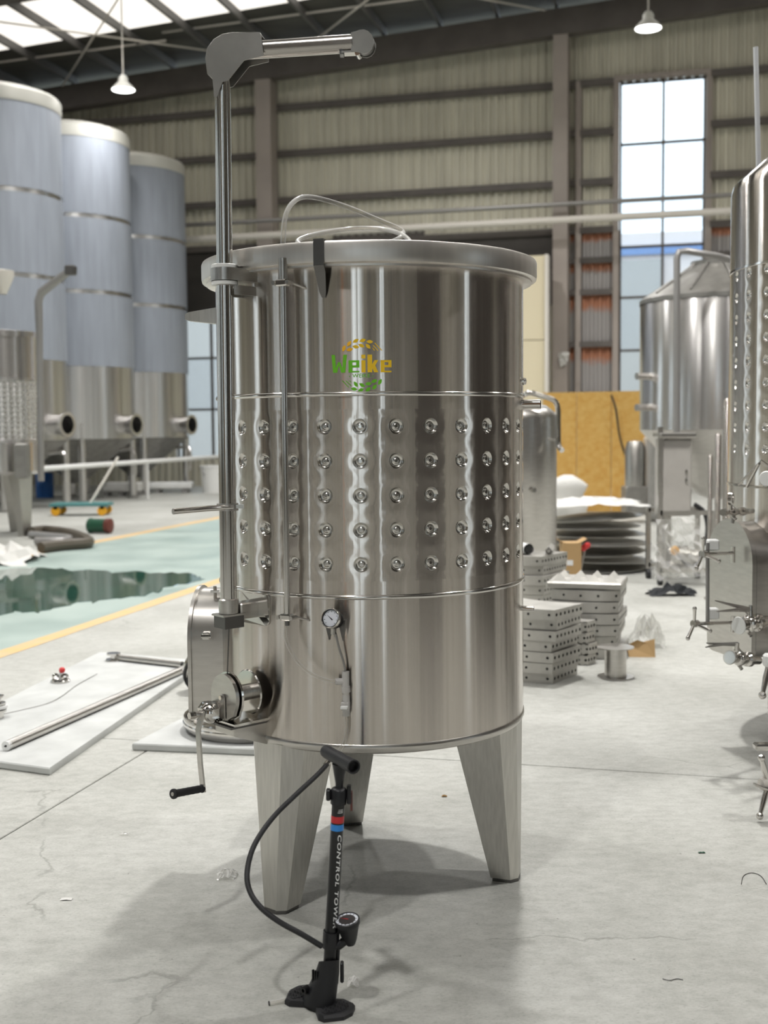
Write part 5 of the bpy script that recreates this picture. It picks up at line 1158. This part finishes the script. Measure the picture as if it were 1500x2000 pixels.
for i in range(9):
    z = .72 * i / 8; rr2 = (.30, .34, .36, .32, .28, .30, .34, .26, .08)[i]
    for j in range(NN): a = 2 * math.pi * j / NN; k = rr2 * rn.uniform(.85, 1.1); mb.v.append(o + Vector((k * math.cos(a), k * .8 * math.sin(a), z)))
mb.f = [(i * NN + j, i * NN + (j + 1) % NN, (i + 1) * NN + (j + 1) % NN, (i + 1) * NN + j) for i in range(8) for j in range(NN)] + [tuple(range(8 * NN, 9 * NN))]
tag(mb.build('white_sack', 'white_bag', None, 50), 'slumped white sack standing by the strand boards', 'sack')
# cone-topped tank
c = at(1398, 900, 13.6); c.z = 0; r = abs(at(1253, 700, 13.6).x - c.x) * 1.0
t = thing('cone_top_tank', 'wide steel tank with conical top standing behind the control cabinet', 'tank', c)
zt_ = at(1300, 580, 12.8).z; zb_ = at(1300, 840, 12.8).z; zk = at(1400, 520, 13.6).z
MB().lathe([(r, zb_), (r, zt_), (r - .01, zt_ + .02)], 64, c).build('tank_shell', 'far_steel_pink', t)
MB().lathe([(r + .01, zt_), (r + .01, zt_ + .05), (r - .06, zt_ + .10), (r * .35, zk), (r * .35, zk + .05), (0, zk + .08)], 64, c).build('cone_roof', 'matt_steel', t)
MB().lathe([(r, zb_), (r * .95, zb_ - .05), (.2, zb_ - .75), (.08, zb_ - .8), (0, zb_ - .8)], 48, c).build('tank_cone', 'satin_steel', t)
for a in (-150, -60, 30, 120):
    d = Vector((math.cos(R_(a)), math.sin(R_(a)), 0)); MB().cyl(c + d * (r - .08), c + d * (r - .08) + Z * (zb_ + .1), .055, n=12).build('leg', 'satin_steel', t)
ph = [at(1322, 850, 12.35), at(1322, 650, 12.35), at(1322, 505, 12.35), at(1326, 492, 12.35), at(1340, 490, 12.35), at(1400, 500, 12.6), at(1440, 512, 12.9)]
MB().tube(ph, .035, 10).build('vent_pipe', 'pipe_grey', t)
for k in range(5): MB().cyl(Vector((c.x, c.y, zk)) + Vector((math.cos(R_(200 + k * 34)) * r * .36, math.sin(R_(200 + k * 34)) * r * .36, .02)), Vector((c.x, c.y, zt_ + .1)) + Vector((math.cos(R_(200 + k * 34)) * (r - .05), math.sin(R_(200 + k * 34)) * (r - .05), 0)), .012, n=6).build('roof_rib', 'matt_steel', t)
for z in (1.75, 2.1): 
    q = c + Vector((-r, -.3, z)); MB().cyl(q + Vector((.1, .1, 0)), q + Vector((-.12, 0, 0)), .04, n=10).build('side_valve', 'satin_steel', t)
# control cabinet on its wheeled frame
o = fl(1325, 1150); t = thing('control_cabinet', 'grey steel control cabinet on a wrapped wheeled frame', 'cabinet', o)
YC = o.y + .3; z1, z0 = at(1322, 858, YC).z, at(1322, 1008, YC).z; x0, x1 = at(1291, 930, YC).x, at(1351, 930, YC).x; xc = (x0 + x1) / 2
MB().bbox(Vector((xc, YC + .13, (z0 + z1) / 2)), (x1 - x0, .26, z1 - z0), .008).build('cabinet_body', 'cabinet_paint', t, 0)
dr = MB().bbox(Vector((xc, YC - .012, (z0 + z1) / 2 - .03)), (x1 - x0 - .03, .02, z1 - z0 - .09), .004).build('cabinet_door', 'cabinet_paint', t, 0)
for z in (.06, -.02): MB().bbox(Vector((x1 - .06, YC - .03, (z0 + z1) / 2 + z)), (.02, .02, .035), .003).build('door_latch', 'polished_steel', dr)
MB().bbox(Vector((xc, YC + .1, z1 + .04)), (x1 - x0 + .05, .34, .05), .01).build('cabinet_hood', 'satin_steel', t)
xl, xr = at(1288, 1100, YC).x, at(1388, 1100, YC).x
for xx in (xl, xr):
    for dy in (0, .5):
        hh_ = z1 + .12 if (xx == xl and dy == 0) else .72
        MB().box(Vector((xx, YC + dy, hh_ / 2 + .05)), (.045, .045, hh_ - .1)).build('frame_post', 'satin_steel', t, 0)
        q = Vector((xx, YC + dy - .02, .05)); MB().cyl(q + Vector((-.02, 0, 0)), q + Vector((.02, 0, 0)), .05, n=12).build('caster', 'black_rubber', t)
for z in (.14, .70):
    for dy in (0, .5): MB().box(Vector(((xl + xr) / 2, YC + dy, z)), (xr - xl, .045, .045)).build('frame_rail', 'satin_steel', t, 0)
pm = MB().lathe([(0, 0), (.10, 0), (.11, .02), (.11, .2), (.07, .22), (.07, .3), (0, .3)], 18, Vector((xc - .05, YC + .1, .26)), (1, 0, 0)).build('pump_motor', 'satin_steel', t)
MB().sphere(at(1318, 1075, YC - .05), .046).build('yellow_knob', 'yellow_plastic', t)
MB().tube(smooth_path([at(1320, 1078, YC - .04), at(1332, 1095, YC - .02), at(1348, 1105, YC), at(1365, 1100, YC + .1)], 4), .012, 8).build('knob_cable', 'black_rubber', t)
MB().tube(smooth_path([at(1356, 985, YC), at(1375, 1000, YC), at(1382, 1030, YC), at(1378, 1065, YC)], 4), .022, 8).build('black_conduit', 'black_rubber', t)
def sheet(pts4, nx, ny, amp, seed):
    rn = random.Random(seed); a, b, c_, d = [Vector(q) for q in pts4]; mb = MB()
    for i in range(nx + 1):
        for j in range(ny + 1):
            s, q = i / nx, j / ny; mb.v.append(a.lerp(b, s).lerp(d.lerp(c_, s), q) + Vector((rn.uniform(-amp, amp), rn.uniform(-amp, amp) * 2.5, rn.uniform(-amp, amp))))
    mb.f = [(i * (ny + 1) + j, (i + 1) * (ny + 1) + j, (i + 1) * (ny + 1) + j + 1, i * (ny + 1) + j + 1) for i in range(nx) for j in range(ny)]; return mb
tag(sheet([wallY(1090, 688, UW - .78), wallY(1110, 688, UW - .78), wallY(1108, 712, UW - .78), wallY(1094, 716, UW - .78)], 6, 6, .02, 5).build('white_rag', 'white_bag', None, 0), 'white rag hanging on the far steel column', 'rag')
sheet([at(1283, 1012, YC - .12), at(1360, 1012, YC - .12), at(1392, 1120, YC - .2), at(1278, 1135, YC - .2)], 10, 10, .014, 8).build('plastic_wrap', 'clear_film', t, 0)
# wrapped leg machine left of the cabinet
o = fl(1262, 1018); t = thing('wrapped_machine', 'narrow machine with a round column wrapped in clear film', 'machine', o)
zq = lambda py: at(1262, py, o.y).z
MB().lathe([(0, zq(860)), (.12, zq(862)), (.16, zq(875)), (.16, zq(950)), (.13, zq(955))], 20, Vector((at(1240, 900, o.y).x, o.y, 0))).build('round_column', 'satin_steel', t)
MB().bbox(Vector((at(1238, 975, o.y).x, o.y, (zq(952) + .15) / 2)), (.34, .4, zq(952) - .1), .02).build('machine_base', 'matt_steel', t)
MB().bbox(Vector((at(1274, 930, o.y).x, o.y - .05, zq(850) / 2 + .03)), (.26, .35, zq(850) - .06), .05).build('wrapped_post', 'clear_film', t)
MB().box(Vector((at(1274, 930, o.y).x, o.y, zq(850) / 2)), (.16, .2, zq(850))).build('inner_post', 'matt_steel', t, 0)
MB().cyl(Vector((at(1215, 975, o.y).x, o.y - .1, zq(975))), Vector((at(1232, 975, o.y).x, o.y - .1, zq(975))), .05, n=10).build('side_knob', 'satin_steel', t)
# black bundle on the floor
o = fl(1318, 1166); t = crumple('black_bundle', o + Vector((0, .12, 0)), .22, .10, .13, 'black_cloth', 'black cloth bundle on the floor before the control cabinet', 'bundle', 10, 17)
# slender standing pipes
for px0, px1, ptop, Y, lab in ((1413, 1437, 776, 9.0, 'tall polished standpipe left of the near right tank, the thickest of three'), (1397, 1409, 846, 9.6, 'slim polished standpipe left of the near right tank, the middle of three'), (1383, 1392, 888, 10.4, 'thin shortest standpipe behind the near right tank, leftmost of three')):
    r_ = (px1 - px0) / 2 * Y / 2300; q = at((px0 + px1) / 2, ptop, Y); o = Vector((q.x, q.y, 0)); t = thing('standpipe', lab, 'pipe', o, 'standpipes')
    MB().lathe([(r_, 0), (r_, q.z - r_ * .8), (r_ * .7, q.z - r_ * .2), (0, q.z)], 20, o).build('pipe_body', 'mirror_steel', t, 60)
    MB().lathe([(0, 0), (r_ * 2, 0), (r_ * 2, .02), (r_, .025)], 20, o).build('pipe_foot', 'satin_steel', t)
# ================================================================== NEAR RIGHT TANK
RY = 5.75; RR = .80; RC = at(1437, 700, RY) + Vector((.80, 0, 0)); RC.z = 0
rt = thing('dimpled_tank', 'polished dimpled steel tank with valves cut by the right edge of the picture', 'tank', RC)
zq = lambda py: at(1440, py, RY).z
zT, zS, zB = zq(350), zq(527), zq(1258)
zd0, zd1 = zq(876), zq(540); pzr = (zd1 - zd0) / 8
zJ = zd0 - pzr * 1.7
MB().lathe([(RR, zS), (RR, zT - .05), (RR - .01, zT - .01), (RR * .8, zT + .12), (RR * .4, zT + .2), (0, zT + .22)], 80, RC).build('upper_shell', 'mirror_steel', rt, 50)
dimple_cells(RC, RR, 9, 34, pzr, zd0, R_(180), .024, zS, zJ, .011, rt, 'mirror_steel', 'dimple_steel', 16, .001, arcs=range(0, 14))
MB().lathe([(RR, zJ), (RR, zS)], 60, RC, a0=R_(180 + 13.5 * 360 / 34), a1=R_(180 - 180 / 34 + 360)).build('rear_shell', 'mirror_steel', rt)
MB().lathe([(RR, zJ), (RR, zB + .03), (RR - .01, zB + .01), (RR - .05, zB), (.12, zB - .12), (0, zB - .12)], 80, RC).build('lower_shell', 'mirror_steel', rt, 50)
for z in (zS, zJ): MB().lathe([(RR - .002, z - .008), (RR + .005, z - .005), (RR + .005, z + .005), (RR - .002, z + .008)], 80, RC).build('weld_ring', 'polished_steel', rt, 60)
for a in (200, 285, 20, 110):
    d = Vector((math.cos(R_(a)), math.sin(R_(a)), 0)); MB().cyl(RC + d * (RR - .12), RC + d * (RR - .12) + Z * zB, .05, .06, n=14).build('leg', 'satin_steel', rt)
MB().cyl(at(1482, 345, 6.1), at(1476, 92, 6.1), .0125, n=10).build('vent_rod', 'mast_white', rt)
# manway on its left side
md = Vector((-.97, -.24, 0)).normalized(); ms = Vector((-md.y, md.x, 0)); zA, zBm = zq(1012), zq(1258); hw2 = .19
q0 = RC + md * (RR - .08)
ar = arc(0, zA - hw2, hw2, 0, 180, 16) + arc(-hw2 + .05, zBm + .05, .05, 180, 270, 4) + arc(hw2 - .05, zBm + .05, .05, 270, 360, 4)
MB().prism(ar, q0, ms, Z, md, .165).build('manway_neck', 'satin_steel', rt, 30)
zmid = (zA + zBm) / 2
dd = MB().prism([(x * 1.06, zmid + (y - zmid) * 1.05) for x, y in ar], q0 + md * .168, ms, Z, md, .022).build('manway_door', 'satin_steel', rt, 30)
MB().prism([(x * 1.02, zmid + (y - zmid) * 1.02) for x, y in ar], q0 + md * .162, ms, Z, md, .007).build('door_gasket', 'gasket', rt, 30)
def swing_bolt(px, py, k=0):
    a = at(1432, py, RY - .32); b = at(px, py + 2, RY - .46)
    sb = MB().cyl(a, b, .0085, n=10).build('swing_bolt', 'polished_steel', rt)
    MB().cyl(a + Z * .03, a - Z * .045, .010, n=10).build('bolt_pivot', 'polished_steel', sb)
    MB().cyl(b, b + (b - a).normalized() * .03, .017, n=12).build('handle_hub', 'polished_steel', sb)
    for ang in (235, 95, 340)[:3]:
        d = Vector((math.cos(R_(ang)) * .8, -.3, math.sin(R_(ang)))).normalized(); e = b + (b - a).normalized() * .02 + d * .075
        MB().tube([b + (b - a).normalized() * .02, e], [.006, .0085], 8).build('handle_spoke', 'polished_steel', sb); MB().sphere(e, .011, 10).build('spoke_ball', 'polished_steel', sb)
swing_bolt(1378, 1080); swing_bolt(1362, 1216)
MB().bbox(at(1392, 1064, RY - .42), (.05, .05, .05), .006).build('hinge_block', 'white_plastic', rt)
MB().bbox(at(1392, 1198, RY - .42), (.05, .05, .05), .006).build('hinge_block', 'white_plastic', rt)
MB().cyl(at(1382, 1060, RY - .44), at(1382, 1215, RY - .44), .009, n=8).build('hinge_rod', 'pipe_grey', rt)
# valves: tri-clamp bodies
def triclamp(a, b, r, name='clamp_valve', cap=None):
    a, b = Vector(a), Vector(b); L = (b - a).length; d = (b - a).normalized()
    pf = [(0, 0), (r * .9, 0), (r * .95, L * .06), (r * .7, L * .10), (r * .7, L * .24), (r, L * .27), (r * 1.15, L * .33), (r, L * .39), (r * .75, L * .42), (r * .75, L * .55), (r * 1.1, L * .58), (r * 1.1, L * .68), (r * .75, L * .72), (r * .62, L), (0, L)]
    v_ = MB().lathe(pf, 22, a, d).build(name, 'polished_steel', rt, 40)
    if cap: MB().lathe([(0, -.004), (r * 1.05, -.004), (r * 1.1, 0), (r * .9, .006)], 22, a, d).build('plastic_cap', cap, v_)
    o_ = d.orthogonal().normalized()
    for s in (-1, 1): MB().cyl(a + d * L * .33 + Z * s * r * 1.1 - o_ * .02, a + d * L * .33 + Z * s * r * 1.1 + o_ * .02, .008, n=8).build('clamp_bolt', 'satin_steel', v_)
    return v_
Yv = RY - .62
v_ = triclamp(at(1443, 1222, Yv), at(1500, 1212, Yv + .10), .036, cap='white_plastic')
q = at(1466, 1195, Yv + .03); MB().cyl(q - Z * .03, q + Z * .03, .014, .009, n=12).build('valve_spindle', 'polished_steel', v_)
e0, e1, e2 = at(1462, 1190, Yv + .02), at(1396, 1173, Yv - .06), at(1400, 1194, Yv - .10)
for e_ in (e1, e2): MB().tube([e0, e0.lerp(e_, .5), e_], [.013, .008, .003], 6).build('lever_plate', 'satin_steel', v_)
v_ = triclamp(at(1425, 1284, Yv - .02), at(1482, 1290, Yv + .12), .030, cap='clear_film')
MB().cyl(at(1437, 1270, Yv), at(1438, 1255, Yv), .014, n=12).build('valve_spindle', 'polished_steel', v_)
for e_ in (at(1380, 1256, Yv - .05), at(1378, 1264, Yv - .06)): MB().tube([at(1440, 1258, Yv), at(1412, 1258, Yv - .02), e_], [.011, .008, .003], 6).build('lever_plate', 'matt_steel', v_)
v_ = triclamp(at(1412, 1001, RY - .52), at(1470, 998, RY - .34), .018)
MB().cyl(at(1432, 1012, RY - .46), at(1430, 1022, RY - .46), .009, n=8).build('valve_spindle', 'satin_steel', v_)
MB().lathe([(.020, -.008), (.030, -.008), (.030, .008), (.020, .008)], 18, at(1428, 974, RY - .5), (.8, -.5, 0), closed=True).build('sight_ring', 'polished_steel', rt)
MB().cyl(at(1428, 986, RY - .5), at(1428, 996, RY - .5), .006, n=8).build('ring_stem', 'polished_steel', rt)
# folded steel flap bracket with white cap
f0, f1, f2 = at(1441, 944, RY - .40), at(1487, 897, RY - .62), at(1512, 915, RY - .5)
for a, b in ((f0, f1), (f1, f2)):
    mb = MB(); w_ = Vector((.03, .10, -.015)); mb.v = [a, b, b + w_, a + w_] + [q - Z * .006 for q in (a, b, b + w_, a + w_)]
    mb.f = [(0, 1, 2, 3), (4, 7, 6, 5), (0, 4, 5, 1), (1, 5, 6, 2), (2, 6, 7, 3), (3, 7, 4, 0)]; mb.build('flap_plate', 'satin_steel', rt, 0)
MB().tube([at(1459, 950, RY - .46), f1 + Vector((0, .03, -.02))], .007, 6).build('flap_stay', 'satin_steel', rt)
MB().lathe([(0, 0), (.03, 0), (.034, .006), (.03, .02)], 20, at(1497, 935, RY - .66), (.5, .8, 0)).build('plastic_cap', 'white_plastic', rt)
MB().cyl(at(1497, 935, RY - .65), at(1500, 930, RY - .4), .02, n=12).build('flap_port', 'polished_steel', rt)
# bottom outlet with ball-ended levers close to the camera
Yo = 4.55; hub = at(1500, 1530, Yo)
ot = MB().tube(smooth_path([hub + Vector((.02, 0, 0)), hub + Vector((.12, .05, .0)), hub + Vector((.22, .25, .06)), Vector((RC.x - .25, RC.y - .45, zB - .04))], 5), .028, 14).build('outlet_pipe', 'polished_steel', rt)
MB().lathe([(0, -.035), (.022, -.033), (.026, -.02), (.026, .03), (.032, .032), (.032, .045), (0, .045)], 20, hub, (.95, .3, 0)).build('outlet_hub', 'pipe_white', ot)
for e_ in (at(1487, 1480, Yo - .03), at(1484, 1594, Yo - .05)):
    lv_ = MB().tube([hub, hub.lerp(e_, .5), e_], [.010, .0125, .008], 12).build('ball_lever', 'polished_steel', ot); MB().sphere(e_, .0145, 16).build('lever_ball', 'polished_steel', ot)
MB().box(at(1487, 1537, Yo - .03), (.06, .03, .006), Matrix.Rotation(.35, 4, 'Y')).build('lever_plate', 'satin_steel', ot, 0)
h2 = at(1503, 1290, RY - .75); MB().bbox(h2, (.05, .05, .06), .01).build('lever_hub', 'white_plastic', rt)
e_ = at(1489, 1358, RY - .80); l2 = MB().tube([h2, h2.lerp(e_, .5), e_], [.010, .014, .009], 12).build('ball_lever', 'polished_steel', rt); MB().sphere(e_, .017, 16).build('lever_ball', 'polished_steel', l2)
MB().cyl(h2, h2 + Vector((.3, .5, .05)), .025, n=12).build('lever_pipe', 'polished_steel', rt)
q = at(1480, 1462, Yo); MB().bbox(q + Vector((.03, .03, 0)), (.07, .05, .025), .006).build('outlet_clip', 'polished_steel', ot)
